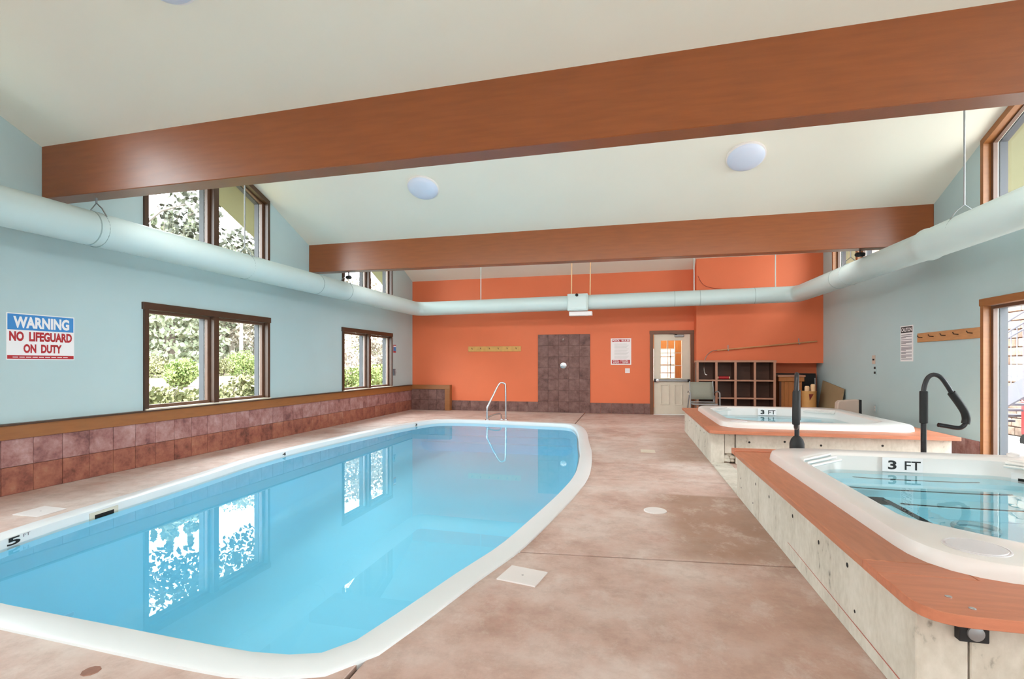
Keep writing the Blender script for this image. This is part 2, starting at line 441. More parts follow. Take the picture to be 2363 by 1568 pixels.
# ------------------------------------------------------------------ room dimensions
XL, XR, YB, YN = -5.80, 4.20, 12.95, -4.70
# roof fold lines: (Y, z at left wall, z at right wall)
FOLD = [(-4.70, 3.45, 3.62), (-4.45, 3.40, 3.57), (-2.37, 4.36, 4.50), (-.37, 3.41, 3.58), (1.83, 4.37, 4.50), (4.03, 3.41, 3.60), (6.23, 4.395, 4.47),
        (8.43, 3.41, 3.47), (10.68, 4.43, 4.48), (YB+.2, 3.42, 3.47)]
def roof(Y, X=XL):
    t = (X-XL)/(XR-XL)
    for (a, l0, r0), (b, l1, r1) in zip(FOLD, FOLD[1:]):
        if a-1e-6 <= Y <= b+1e-6:
            s_ = (Y-a)/(b-a); return (l0+(r0-l0)*t)*(1-s_)+(l1+(r1-l1)*t)*s_
    return 3.5

# ceiling (continues outside as the soffit)
mb = MB(); XO0, XO1 = XL-.21, XR+.21
rows = []
for (y, l, r) in FOLD:
    rows.append((y, roof(y, XO0), roof(y, XO1)))
lo = [(XO0, y, a) for y, a, b in rows]; lo2 = [(XO1, y, b) for y, a, b in rows]
n = len(rows)
vs = lo+lo2+[(x, y, z+.16) for x, y, z in lo]+[(x, y, z+.16) for x, y, z in lo2]
fs = []
for i in range(n-1):
    fs += [(i, i+1, n+i+1, n+i), (2*n+i, 3*n+i, 3*n+i+1, 2*n+i+1), (i, 2*n+i, 2*n+i+1, i+1), (n+i, n+i+1, 3*n+i+1, 3*n+i)]
fs += [(0, n, 3*n, 2*n), (n-1, 3*n-1+0, 4*n-1, 2*n-1)] if False else [(0, n, 3*n, 2*n), (n-1, 3*n-1, 4*n-1, 2*n-1)]
mb.add(vs, fs)
tag(mb.build('ceiling', M['ceil']), 'cream folded ceiling of gabled bays above the pool hall', 'ceiling', kind='structure')

def soffit(xa, xb, label):
    m_ = MB(); n_ = len(FOLD)
    a = [(xa, y, roof(y, xa)) for y, _, _ in FOLD]; b = [(xb, y, roof(y, xb)) for y, _, _ in FOLD]
    m_.add(a+b+[(x, y, z+.16) for x, y, z in a]+[(x, y, z+.16) for x, y, z in b],
           [f for i in range(n_-1) for f in ((i, i+1, n_+i+1, n_+i), (2*n_+i, 3*n_+i, 3*n_+i+1, 2*n_+i+1), (i, 2*n_+i, 2*n_+i+1, i+1), (n_+i, n_+i+1, 3*n_+i+1, 3*n_+i))]+[(0, n_, 3*n_, 2*n_), (n_-1, 3*n_-1, 4*n_-1, 2*n_-1)])
    tag(m_.build('ceiling_soffit', M['soffit']), label, 'soffit', kind='structure')
soffit(XL-.95, XL-.211, 'tan roof overhang outside the high windows over the pool side')
soffit(XR+.211, XR+.95, 'tan roof overhang outside the high windows over the tub side')
# side walls ------------------------------------------------------------------
TH = .20
def side_wall(name, s, openings, label):
    """s=-1 left, +1 right. openings: list of (a,b,[(z0,z1|None)...]); None = up to the roof"""
    X0 = XL if s < 0 else XR; X1 = X0+s*TH
    mb = MB()
    ys = sorted(set([YN, YB+.2]+[f[0] for f in FOLD if YN < f[0] < YB+.2]+[v for o in openings for v in o[:2]]))
    for y0, y1 in zip(ys, ys[1:]):
        mid = (y0+y1)/2; op = [o for o in openings if o[0] < mid < o[1]]
        zt0, zt1 = roof(y0, X0)+.02, roof(y1, X0)+.02
        segs = []; z = -.1
        if op:
            for (a, b) in op[0][2]:
                segs.append((z, a)); z = b
        if z is not None: segs.append((z, None))
        for (a, b) in segs:
            if b is not None and b-a < .005: continue
            poly = [(y0, a), (y1, a), (y1, zt1 if b is None else b), (y0, zt0 if b is None else b)]
            mb.prism(poly, 'x', X0, X1)
    return tag(mb.build(name, M['aqua']), label, 'wall', kind='structure')
LB = [(-3.5, -1.3), (.75, 2.92), (5.03, 7.25), (9.44, 11.69)]
RB = [(-3.5, -1.3), (.75, 2.92), (5.03, 7.31), (9.6, 11.95)]
LOW0, LOW1, UP0 = .68, 2.0, 2.86
wl = side_wall('wall_left', -1, [(a, b, [(LOW0, LOW1), (UP0, None)]) for a, b in LB], 'pale aqua side wall with the lifeguard warning sign')
wr = side_wall('wall_right', 1, [(a, b, [(-.02, LOW1+.03), (UP0, None)] if i < 3 else [(UP0, None)]) for i, (a, b) in enumerate(RB)],
               'pale aqua wall behind the hot tubs')
# fix: side walls start at z=-.1, door openings go down to the floor

def window(num, s, a, b, z0, z1, label, low=True, door=False):
    X0 = XL if s < 0 else XR
    def x(d): return X0+s*d                      # d>0 outward
    name = ('door_%d' if door else 'window_%d') % num
    r = thing(name, label, 'door' if door else 'window', (X0, (a+b)/2, z0), kind='structure')
    top = (lambda y: z1) if z1 is not None else (lambda y: roof(y, X0))
    m = (a+b)/2
    tr = M['dark_trim'] if s < 0 else M['trim']  # one wood both sides: shade coloured into the left, light into the right
    sa = M['sash']
    if z1 is not None:
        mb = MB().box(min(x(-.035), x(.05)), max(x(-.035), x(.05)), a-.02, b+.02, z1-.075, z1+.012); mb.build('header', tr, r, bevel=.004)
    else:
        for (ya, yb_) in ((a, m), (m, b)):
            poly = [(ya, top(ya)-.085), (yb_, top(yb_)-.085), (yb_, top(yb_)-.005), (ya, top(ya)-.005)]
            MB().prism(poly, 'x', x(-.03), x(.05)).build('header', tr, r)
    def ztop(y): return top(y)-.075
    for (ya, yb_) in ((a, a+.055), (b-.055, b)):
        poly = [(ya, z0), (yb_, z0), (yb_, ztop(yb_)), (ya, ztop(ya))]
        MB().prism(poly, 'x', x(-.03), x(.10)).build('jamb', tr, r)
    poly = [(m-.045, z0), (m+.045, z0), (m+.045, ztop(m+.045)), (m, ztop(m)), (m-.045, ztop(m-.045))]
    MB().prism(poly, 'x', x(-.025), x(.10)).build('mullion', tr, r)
    MB().box(min(x(-.05), x(.22)), max(x(-.05), x(.22)), a, b, z0-.01, z0+.018).build('sill', M['offwhite'] if low else tr, r)
    for (ya, yb_) in ((a+.055, m-.045), (m+.045, b-.055)):
        P0 = [(ya, z0+.018), (yb_, z0+.018), (yb_, ztop(yb_)), (ya, ztop(ya))]
        P1 = inset(P0, .04)
        MB().ring(P0, P1, 'x', x(.05), x(.095)).build('sash', sa, r)
        P1b = inset(P0, .028)
        MB().ring(P0, P1b, 'x', x(.096), x(.108)).build('bead', M['bead'], r)
        MB().ring(P0, inset(P0, .03), 'x', x(.125), x(.204)).build('outer_frame', M['outer_frame'], r)
        MB().prism(P0, 'x', x(.109), x(.115)).build('pane', M['glass'], r)
    return r
k = 1
names_l = ['brown framed low window behind the camera on the pool side', 'brown framed low window nearest the camera, wall behind the pool', 'brown framed low window with two panes just past the warning sign', 'brown framed low window with two panes near the orange wall']
names_u = ['gabled high window behind the camera on the pool side', 'gabled high window nearest the camera above the duct', 'brown framed gabled high window half hidden by the near beam', 'brown framed gabled high window half hidden by the far beam']
for i, (a, b) in enumerate(LB):
    window(k, -1, a, b, LOW0, LOW1, names_l[i]); k += 1
    window(k, -1, a, b, UP0, None, names_u[i], low=False); k += 1
names_r = ['gabled high window behind the camera on the tub side', 'gabled high window above the near hot tub, out by the camera', 'brown framed gabled high window above the patio door', 'brown framed gabled high window over the right duct in the far bay']
for i, (a, b) in enumerate(RB):
    window(k, 1, a, b, UP0, None, names_r[i], low=False); k += 1
window(2, 1, RB[2][0], RB[2][1], 0.02, LOW1+.03, 'tall brown framed glass patio door beside the wooden peg rail', door=True)
window(3, 1, RB[1][0], RB[1][1], 0.02, LOW1+.03, 'tall brown framed glass door by the near corner of the near tub', door=True)

# back wall with door opening, near wall
DX0, DX1, DZ = .56, 1.47, 2.0
mb = MB()
for (xa, xb, za) in ((XL-.2, DX0, -.1), (DX0, DX1, DZ), (DX1, XR+.2, -.1)):
    poly = [(xa, za), (xb, za), (xb, roof(YB, xb)+.03), (xa, roof(YB, xa)+.03)]
    mb.prism(poly, 'y', YB, YB+.2)
wb = tag(mb.build('wall_back', M['orange']), 'orange end wall with the shower panel and exit door', 'wall', kind='structure')
mb = MB()
poly = [(XL-.2, -.1), (XR+.2, -.1), (XR+.2, roof(YN+.01, XR)+.1), (XL-.2, roof(YN+.01, XL)+.1)]
mb.prism(poly, 'y', YN-.2, YN)
tag(mb.build('wall_near', M['aqua']), 'pale aqua end wall behind the camera', 'wall', kind='structure')
# the boxed-out upper wall over the cubbies
mb = MB()
poly = [(1.53, 1.265), (XR, 1.265), (XR, roof(12.53, XR)+.03), (1.53, roof(12.53, 1.53)+.03)]
mb.prism(poly, 'y', 12.53, YB)
tag(mb.build('wall_bulkhead', M['orange']), 'orange boxed out upper wall above the cubby shelves', 'wall', kind='structure')

# beams
def beam(Y0, zl_t, zr_t, zl_b, zr_b, label):
    mb = MB(); vs = []
    for y in (Y0, Y0+.2):
        vs += [(XL, y, zl_b), (XR, y, zr_b), (XR, y, zr_t+.02), (XL, y, zl_t+.02)]
    mb.add(vs, [(0, 1, 2, 3), (7, 6, 5, 4), (0, 4, 5, 1), (3, 2, 6, 7), (0, 3, 7, 4), (1, 5, 6, 2)])
    r = mb.build('ceiling_beam', M['beam'], bevel=.006)
    return tag(r, label, 'beam', 'stained ceiling beams', kind='structure')
beam(3.93, 3.45, 3.645, 2.93, 3.03, 'large glossy brown beam crossing the hall, the near one')
beam(8.33, 3.45, 3.505, 2.95, 2.935, 'brown beam crossing the hall in front of the orange wall')
beam(-.47, 3.45, 3.62, 2.93, 3.03, 'brown beam crossing the hall overhead behind the camera')

# ------------------------------------------------------------------ pool
PO = [(-3.4, 1.83), (-2.91, 1.79), (-2.47, 1.765), (-2.06, 1.74), (-1.69, 1.722), (-1.44, 1.729), (-1.22, 1.80), (-1.08, 1.925), (-.965, 2.314), (-.839, 2.839), (-.717, 3.285), (-.63, 3.815),
      (-.488, 4.901), (-.436, 5.808), (-.503, 7.098), (-.62, 8.1), (-.74, 9.2), (-.90, 10.0), (-1.15, 10.48), (-1.9, 10.62), (-2.6, 10.72), (-3.3, 10.78), (-3.95, 10.72), (-4.30, 10.45), (-4.5, 9.8), (-4.68, 8.9), (-4.80, 8.0),
      (-4.88, 6.9), (-4.90, 6.1), (-4.85, 5.4), (-4.76, 4.8), (-4.66, 4.0), (-4.58, 3.3), (-4.50, 2.8), (-4.33, 2.3), (-3.95, 1.96)]
PCEN = (-2.75, 6.1)
PN = 144
pout = resample([tuple(v) for v in catmull(PO, 5)], PCEN, PN)
def ofs(loop, t):
    out = []; n = len(loop)
    for i in range(n):
        a, b = Vector(loop[i-1]), Vector(loop[(i+1) % n]); d = (b-a).normalized()
        nn = Vector((-d.y, d.x)); p = Vector(loop[i])+nn*t
        out.append((p.x, p.y))
    return out
pin = ofs(pout, .165)
WZ = -.05
pool = thing('swimming_pool', 'long curved swimming pool of pale blue water with white coping', 'pool', (PCEN[0], PCEN[1], 0))
L3 = lambda l, z: [(x, y, z) for x, y in l]
MB().loops([L3(pout, -.08), L3(pout, .012), L3(ofs(pout, .012), .02), L3(ofs(pout, .145), .02), L3(ofs(pout, .16), .014), L3(pin, 0.0), L3(pin, -.07), L3(ofs(pout, .19), -.075)]).build('coping', M['coping'], pool, smooth=True)
pw = ofs(pout, .19)
def pfloor(y): return -.56-.50*min(1, max(0, (9.9-y)/5.5))      # shallow end at the far side
def psc(t): return [(PCEN[0]+(x-PCEN[0])*t, PCEN[1]+(y-PCEN[1])*t) for x, y in pw]
def LF(l, up=0.0): return [(x, y, pfloor(y)+up) for x, y in l]
MB().loops([L3(pw, -.06), LF(pw, .12), LF(psc(.985), .04)]+[LF(psc(t)) for t in (.955, .85, .7, .5, .3, .1)], cap1=True).build('basin', M['plaster'], pool, smooth=True)
MB().loops([L3(ofs(pout, .166), WZ)], cap1=True).build('water', M['water'], pool, fix=False)
def clipY(poly, yk):
    out = []
    for i in range(len(poly)):
        p, q = poly[i], poly[(i+1) % len(poly)]
        if p[1] >= yk: out.append(p)
        if (p[1] >= yk) != (q[1] >= yk):
            t = (yk-p[1])/(q[1]-p[1]); out.append((p[0]+(q[0]-p[0])*t, yk))
    return out
for yk, zk in ((10.36, -.15), (10.16, -.27), (9.96, -.39)):
    MB().prism(clipY(ofs(pout, .195), yk), 'z', -.75, zk).build('underwater_step', M['plaster'], pool)
# skimmer mouth and depth markers on the inner wall
def pool_wall_at(Y):
    best = min((i for i in range(PN) if pin[i][0] < PCEN[0]), key=lambda i: abs(pin[i][1]-Y))
    a, b = Vector(pin[best-1]), Vector(pin[(best+1) % PN]); return Vector(pin[best]), (a-b).normalized()

def text_part(txt, name, mat, parent, org, right, up, wd, ht, bold=0.0, depth=.002, lift=.0):
    """lettering fitted to a wd x ht box whose lower left corner is org"""
    cu = bpy.data.curves.new('tmp', 'FONT'); cu.body = txt; cu.offset = bold; cu.extrude = 0.0; cu.resolution_u = 3
    ob = bpy.data.objects.new('tmp', cu); COL.objects.link(ob)
    dg = bpy.context.evaluated_depsgraph_get(); dg.update()
    me = bpy.data.meshes.new_from_object(ob.evaluated_get(dg)); bpy.data.objects.remove(ob); bpy.data.curves.remove(cu)
    xs = [v.co.x for v in me.vertices]; ys = [v.co.y for v in me.vertices]
    x0, x1, y0, y1 = min(xs), max(xs), min(ys), max(ys)
    R, U = Vector(right).normalized(), Vector(up).normalized(); Nn = R.cross(U)
    o_ = off_of(parent); O = Vector(org)-o_
    for v in me.vertices:
        v.co = O+R*((v.co.x-x0)/(x1-x0)*wd)+U*((v.co.y-y0)/(y1-y0)*ht)+Nn*lift
    me.name = name; me.materials.clear(); me.materials.append(mat)
    ob = bpy.data.objects.new(name, me); COL.objects.link(ob); ob.parent = parent; OFF[ob.name] = o_
    return ob
def quad_box(name, mat, parent, org, right, up, wd, ht, dep=.004, base=0.0, bevel=0):
    R, U = Vector(right).normalized(), Vector(up).normalized(); Nn = R.cross(U); O = Vector(org)+Nn*base
    vs = [O, O+R*wd, O+R*wd+U*ht, O+U*ht]; vs += [v+Nn*dep for v in vs]
    return MB().add(vs, [(0, 3, 2, 1), (4, 5, 6, 7), (0, 1, 5, 4), (1, 2, 6, 5), (2, 3, 7, 6), (3, 0, 4, 7)]).build(name, mat, parent, bevel=bevel)

UPV = (0, 0, 1)
p_, t_ = pool_wall_at(3.38)
t3 = Vector((t_.x, t_.y, 0)); t3 = t3 if t3.y > 0 else -t3
P3 = Vector((p_.x+.003, p_.y, 0))
sk = quad_box('skimmer', M['offwhite'], pool, P3+Vector((0, 0, -.11))-t3*.13, t3, UPV, .27, .105, .006)
quad_box('skimmer_mouth', M['hole'], sk, P3+Vector((.001, 0, -.085))-t3*.085, t3, UPV, .18, .055, .0075)
p_, t_ = pool_wall_at(2.70); t3 = Vector((t_.x, t_.y, 0)); t3 = t3 if t3.y > 0 else -t3
P3 = Vector((p_.x+.004, p_.y, 0))
text_part('5', 'depth_number', M['ink'], pool, P3+Vector((0, 0, -.046))-t3*.10, t3, UPV, .10, .056, .03)
text_part('FT', 'depth_unit', M['greyink'], pool, P3+Vector((0, 0, -.014))+t3*.02, t3, UPV, .055, .022, .012)
for yy, tx in ((6.15, '4'), (9.72, '3')):
    p_, t_ = pool_wall_at(yy); t3 = Vector((t_.x, t_.y, 0)); t3 = t3 if t3.y > 0 else -t3
    text_part(tx, 'depth_number', M['ink'], pool, Vector((p_.x+.004, p_.y, -.042)), t3, UPV, .075, .045, .03)
# small inlet fittings
MB().lathe((-1.62, 1.93, -.35), [(.035, 0), (.035, .01), (.018, .014)], 16, 'y').build('return_inlet', M['white'], pool)

# ------------------------------------------------------------------ floor slabs (cut round the pool)
def cutter():
    c = ofs(pout, .05)
    return MB().prism(c, 'z', -.5, .5).build('cutter', M['floor'])
cut = cutter()
fl = tag(bpy.data.objects.new('floor', None), 'pink stained concrete pool deck in slabs', 'floor', kind='structure'); COL.objects.link(fl); OFF['floor'] = Vector((0, 0, 0))
def slab(name, poly, z0, z1, mat):
    ob = MB().prism(poly, 'z', z0, z1).build(name, mat, fl, bevel=.003 if name == 'floor_slab' else 0)
    md = ob.modifiers.new('b', 'BOOLEAN'); md.object = cut; md.operation = 'DIFFERENCE'; md.solver = 'EXACT'
    dg = bpy.context.evaluated_depsgraph_get(); dg.update()
    me = bpy.data.meshes.new_from_object(ob.evaluated_get(dg)); ob.modifiers.clear(); ob.data = me
    return ob
G = .011
JL = [(YN, YN), (3.28, 3.70), (5.54, 5.90), (6.46, 6.75), (8.78, 9.20), (11.0, 11.28), (YB, YB)]     # joints: Y at X=-1.1 and at X=4.2
for (a0, a1), (b0, b1) in zip(JL, JL[1:]):
    slab('floor_slab', [(-1.1+G, a0+G), (XR, a1+G), (XR, b1-G), (-1.1+G, b0-G)], -.1, 0, M['floor'])
slab('floor_slab', [(XL, YN), (-1.1-G, YN), (-1.1-G, YB), (XL, YB)], -.1, 0, M['floor'])
slab('floor_bed', [(XL-.1, YN-.1), (XR+.1, YN-.1), (XR+.1, YB+.1), (XL-.1, YB+.1)], -.16, -.025, M['hole'])
bpy.data.objects.remove(cut)
# deck fittings
def lid_sq(pts, label, mat=M['white']):
    r = MB().prism(pts, 'z', 0, .008).build('skimmer_lid', mat, None, bevel=.002)
    cx = sum(p[0] for p in pts)/4; cy = sum(p[1] for p in pts)/4
    ring = MB().lathe((cx, cy, .008), [(.007, 0), (.007, .002), (.004, .002)], 12); ring.build('finger_hole', M['paleink'], r)
    return tag(r, label, 'lid', 'skimmer lids in the pool deck')
lid_sq([(-.754, 2.854), (-.515, 2.802), (-.476, 3.011), (-.71, 3.065)], 'white square skimmer lid in the deck beside the near coping')
lid_sq([(-4.98, 3.159), (-4.707, 3.162), (-4.73, 3.40), (-5.003, 3.415)], 'white square skimmer lid between the tiled wall and the pool')
tag(MB().lathe((.216, 4.487, 0), [(.095, 0), (.095, .006), (.088, .009), (.0, .009)], 28).build('drain_cover', M['white']), 'round white drain cover in the deck beside the near tub', 'drain')
tag(MB().box(.16, .36, 7.40, 7.62, 0, .006).build('floor_drain', M['offwhite'], bevel=.002), 'small pale floor drain in front of the far tub', 'drain')
tag(MB().lathe((-2.144, 1.632, 0), [(.035, 0), (.033, .003), (.0, .004)], 9).build('leaf', M['stain']), 'small rust brown leaf on the deck by the near coping', 'leaf')

# pool handrail
hr = thing('pool_handrail', 'polished steel figure-four handrail at the far end of the pool', 'handrail', (-2.8, 11.0, 0))
def rail_curve(pts, k=5):
    P = [Vector(p) for p in pts]; P = [P[0]]+P+[P[-1]]; out = []
    for i in range(1, len(P)-2):
        for s_ in range(k):
            t = s_/k; p0, p1, p2, p3 = P[i-1], P[i], P[i+1], P[i+2]
            out.append(0.5*((2*p1)+(p2-p0)*t+(2*p0-5*p1+4*p2-p3)*t*t+(3*p1-p0-3*p2+p3)*t**3))
    out.append(P[-1]); return out
MB().tube(rail_curve([(-2.68, 10.98, 0), (-2.68, 10.98, .3), (-2.69, 10.98, .75), (-2.715, 10.97, .81), (-2.77, 10.94, .83), (-2.82, 10.9, .79), (-2.9, 10.8, .6), (-3.0, 10.72, .36), (-3.035, 10.7, .25), (-3.03, 10.7, .02)]), .02, 10).build('rail', M['steel'], hr, smooth=True)
MB().tube(rail_curve([(-3.03, 10.7, .07), (-2.93, 10.85, .12), (-2.84, 10.98, .135), (-2.80, 11.02, .1), (-2.79, 11.03, 0)]), .017, 10).build('brace', M['steel'], hr, smooth=True)
for q in ((-2.68, 10.98), (-3.03, 10.7), (-2.79, 11.03)):
    MB().lathe((q[0], q[1], 0 if q[1] > 10.9 else .02), [(.05, 0), (.048, .012), (.024, .022)], 18).build('escutcheon', M['steel'], hr, smooth=True)

# ------------------------------------------------------------------ tiles on walls
def tile_field(parent, rows_, mats, spots, wd, ht, axis, gap=.0035, dep=.012):
    pass
TW = .267
def one_tile(name, mat, parent, axis, wd, ht, dep):
    g = .002
    if axis == 'x+': mb = MB().box(0, dep, g, wd-g, g, ht-g)
    elif axis == 'x-': mb = MB().box(-dep, 0, g, wd-g, g, ht-g)
    else: mb = MB().box(g, wd-g, -dep, 0, g, ht-g)
    ob = mb.build(name, mat, None, bevel=.0025); ob.parent = parent; OFF[ob.name] = off_of(parent); return ob
# left wainscot backing + tiles
MB().box(XL, XL+.02, YN, YB, 0, .53).build('wainscot_backing', M['grout'], wl)
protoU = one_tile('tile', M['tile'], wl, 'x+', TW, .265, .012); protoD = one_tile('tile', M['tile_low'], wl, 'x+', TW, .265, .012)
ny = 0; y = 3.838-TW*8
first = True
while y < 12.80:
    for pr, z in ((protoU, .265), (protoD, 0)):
        if first: pr.location = (XL+.02, y, z)
        else: piece(pr, wl, (XL+.02+random.uniform(-.0015, .0015), y, z))
    first = False; y += TW
# chair rail
RX = XL+.02
tr_ = MB().box(XL, XL+.055, YN, 12.80, .53, .665); rail = tr_.build('trim_1', M['trim'], None, bevel=.004)
tag(rail, 'brown wooden rail capping the tiled wainscot behind the pool', 'trim', kind='structure')
MB().box(XL, XL+.075, YN, 12.80, .665, .682).build('ledge', M['dark_trim'], rail)
# boxed corner on the back wall
bc = thing('trim_2', 'low tiled corner box framed in brown wood on the orange wall', 'trim', (-5.2, 12.8, 0), kind='structure')
MB().box(XL+.02, -4.70, 12.815, YB, 0, .665).build('corner_box', M['grout'], bc)
MB().box(XL+.05, -4.66, 12.79, 12.815, .565, .68).build('top_board', M['trim'], bc, bevel=.003)
MB().box(-4.80, -4.66, 12.785, 12.815, 0, .565).build('side_board', M['trim'], bc, bevel=.003)
MB().box(-4.70, -4.655, 12.815, YB, 0, .68).build('return_board', M['trim'], bc, bevel=.003)
pt = one_tile('tile', M['tile_back'], bc, 'y', .24, .28, .012)
for i in range(4):
    for j in range(2):
        loc = (XL+.045+i*.24, 12.815, j*.281)
        if i == j == 0: pt.location = Vector(loc)-off_of(bc)
        else: piece(pt, bc, loc)
window(4, 1, RB[0][0], RB[0][1], 0.02, LOW1+.03, 'tall brown framed glass door behind the camera', door=True)
# shower panel + tile skirting on the back wall
MB().box(-2.30, -.965, YB-.012, YB, 0, 2.0).build('shower_backing', M['grout'], wb)
pt = one_tile('tile', M['tile_back'], wb, 'y', .267, .2857, .012)
for i in range(5):
    for j in range(7):
        loc = (-2.30+i*.267, YB-.012, j*.2857)
        if i == j == 0: pt.location = loc
        else: piece(pt, wb, loc)
pt = one_tile('tile', M['tile_back'], wb, 'y', .264, .265, .014)
xs = [-4.655+i*.2616 for i in range(9)]+[-.965+i*.264 for i in range(5)]
for i, xx in enumerate(xs):
    if i == 0: pt.location = (xx, YB, 0)
    else: piece(pt, wb, (xx, YB, 0))
MB().box(.355, .50, YB-.014, YB, 0, .265).build('tile', M['tile_back'], wb, bevel=.002)
pt = one_tile('tile', M['tile'], wr, 'x-', .267, .30, .014)
for i in range(14):
    loc = (XR, 7.36+i*.267, 0)
    if i == 0: pt.location = loc
    else: piece(pt, wr, loc)

# shower fittings
sh = thing('shower_valve', 'round chrome shower valve on the plum tiled panel', 'valve', (-1.64, YB-.024, 1.20))
MB().lathe((-1.64, YB-.024, 1.20), [(.082, 0), (.082, -.012), (.06, -.02), (.03, -.022), (.03, -.05), (.012, -.055)], 24, 'y').build('plate', M['steel'], sh, smooth=True)
MB().box(-1.65, -1.63, YB-.09, YB-.07, 1.14, 1.21).build('lever', M['steel'], sh, bevel=.004)
sh = thing('wall_shower', 'small chrome shower head at the top of the tiled panel', 'shower', (-1.63, YB-.024, 1.90))
MB().tube(rail_curve([(-1.63, YB-.02, 1.91), (-1.63, YB-.07, 1.92), (-1.63, YB-.11, 1.89)]), .01, 8).build('arm', M['steel'], sh, smooth=True)
MB().lathe((-1.63, YB-.115, 1.845), [(.038, 0), (.036, .012), (.014, .045)], 18).build('head', M['steel'], sh, smooth=True)

def ground(name, x0, x1, y0, y1, mat, label, cat, z=.25):
    return tag(MB().box(x0, x1, y0, y1, z-.3, z).build(name, mat), label, cat, kind='structure')

# ------------------------------------------------------------------ exit door
dr = thing('door_1', 'cream exit door with nine-pane window and steel push bar', 'door', (1.015, YB, 0), kind='structure')
MB().box(.50, DX0+.02, YB-.03, YB+.15, 0, DZ-.02).build('jamb', M['door_trim'], dr)
MB().box(DX1-.02, 1.525, YB-.03, YB+.15, 0, DZ-.02).build('jamb', M['door_trim'], dr)
MB().box(.49, 1.53, YB-.035, YB+.15, DZ-.025, DZ+.06).build('header', M['door_trim'], dr, bevel=.004)
lf = MB()
dx0, dx1 = DX0+.035, DX1-.035; yd0, yd1 = YB+.02, YB+.065
gx0, gx1, gz0, gz1 = dx0+.16, dx1-.18, .90, 1.82
lf.ring([(dx0, .01), (dx1, .01), (dx1, DZ-.03), (dx0, DZ-.03)], [(gx0, gz0), (gx1, gz0), (gx1, gz1), (gx0, gz1)], 'y', yd0, yd1)
leaf = lf.build('leaf', M['offwhite'], dr)
MB().ring([(gx0-.03, gz0-.03), (gx1+.03, gz0-.03), (gx1+.03, gz1+.03), (gx0-.03, gz1+.03)], [(gx0, gz0), (gx1, gz0), (gx1, gz1), (gx0, gz1)], 'y', yd0-.012, yd0).build('window_moulding', M['offwhite'], leaf)
MB().box(gx0, gx1, yd0+.02, yd0+.026, gz0, gz1).build('pane', M['glass'], leaf)
for i in (1, 2):
    xx = gx0+(gx1-gx0)*i/3; MB().box(xx-.008, xx+.008, yd0+.005, yd0+.019, gz0, gz1).build('muntin', M['offwhite'], leaf)
    zz = gz0+(gz1-gz0)*i/3; MB().box(gx0, gx1, yd0+.006, yd0+.0185, zz-.008, zz+.008).build('muntin', M['offwhite'], leaf)
for (pa, pb) in ((dx0+.15, dx0+.36), (dx1-.37, dx1-.17)):
    MB().ring([(pa, .24), (pb, .24), (pb, .74), (pa, .74)], [(pa+.025, .265), (pb-.025, .265), (pb-.025, .715), (pa+.025, .715)], 'y', yd0-.016, yd0).build('raised_panel', M['offwhite'], leaf, bevel=.003)
pbar = MB().box(dx0+.01, dx1-.01, yd0-.055, yd0-.005, .815, .865).build('push_bar', M['grey_metal'], leaf, bevel=.006)
MB().box(dx0-.005, dx0+.05, yd0-.06, yd0, .80, .88).build('latch_case', M['black_metal'], leaf)
MB().lathe((dx0+.08, yd0-.056, .84), [(.045, 0), (.04, -.02), (.0, -.024)], 18, 'y').build('cylinder_lock', M['steel'], leaf, smooth=True)
MB().box(dx1-.06, dx1+.005, yd0-.06, yd0, .81, .87).build('end_cap', M['black_metal'], leaf)
cl = MB().box(dx1-.36, dx1-.14, yd0-.07, yd0-.01, 1.90, 1.955).build('door_closer', M['grey_metal'], leaf, bevel=.012)
MB().tube([(dx1-.30, yd0-.05, 1.955), (dx1-.42, yd0-.12, 1.975), (dx1-.50, yd0-.03, 1.985)], .008, 6).build('closer_arm', M['black_metal'], leaf)
# lobby beyond the door
lb = thing('room_lobby', 'pine boarded lobby seen through the exit door panes', 'room', (1.0, 14.3, 0), kind='structure')
MB().box(-.6, 2.6, YB+.21, 16.0, -.1, 0).build('lobby_floor', M['pave'], lb)
MB().box(-.6, 2.6, YB+.21, 16.0, 2.5, 2.6).build('lobby_ceiling', M['ceil'], lb)
for i in range(7):
    MB().box(1.25+i*.19, 1.43+i*.19, 15.0, 15.05, 0, 2.5).build('board', M['woodroom'], lb, bevel=.004)
for i in range(9):
    MB().box(-.6+i*.205, -.40+i*.205, 15.0, 15.05, 1.66, 2.5).build('board', M['woodroom'], lb, bevel=.004)
MB().box(-.6, 1.24, 15.0, 15.05, 0, .75).build('lobby_wall', M['woodroom'], lb)
MB().box(2.6, 2.7, YB+.21, 16.0, 0, 2.5).build('lobby_wall', M['woodroom'], lb)
MB().box(-.7, -.6, YB+.21, 16.0, 0, 2.5).build('lobby_wall', M['woodroom'], lb)
for i in range(5):
    MB().box(-.6, 1.24, 14.985, 15.02, .75+i*.228, .775+i*.228).build('window_bar', M['bead'], lb)
for i in range(5):
    MB().box(-.2+i*.33, -.17+i*.33, 14.985, 15.02, .75, 1.66).build('window_bar', M['bead'], lb)
tag(MB().box(-8, 9, 19.0, 19.3, -.1, 5).build('wall_courtyard', M['stone']), 'sandstone courtyard wall beyond the lobby window', 'wall', kind='structure')
ground('ground_courtyard', -8, 9, 16.01, 19.0, M['pave'], 'paved courtyard strip beyond the lobby', 'ground', 0.0)

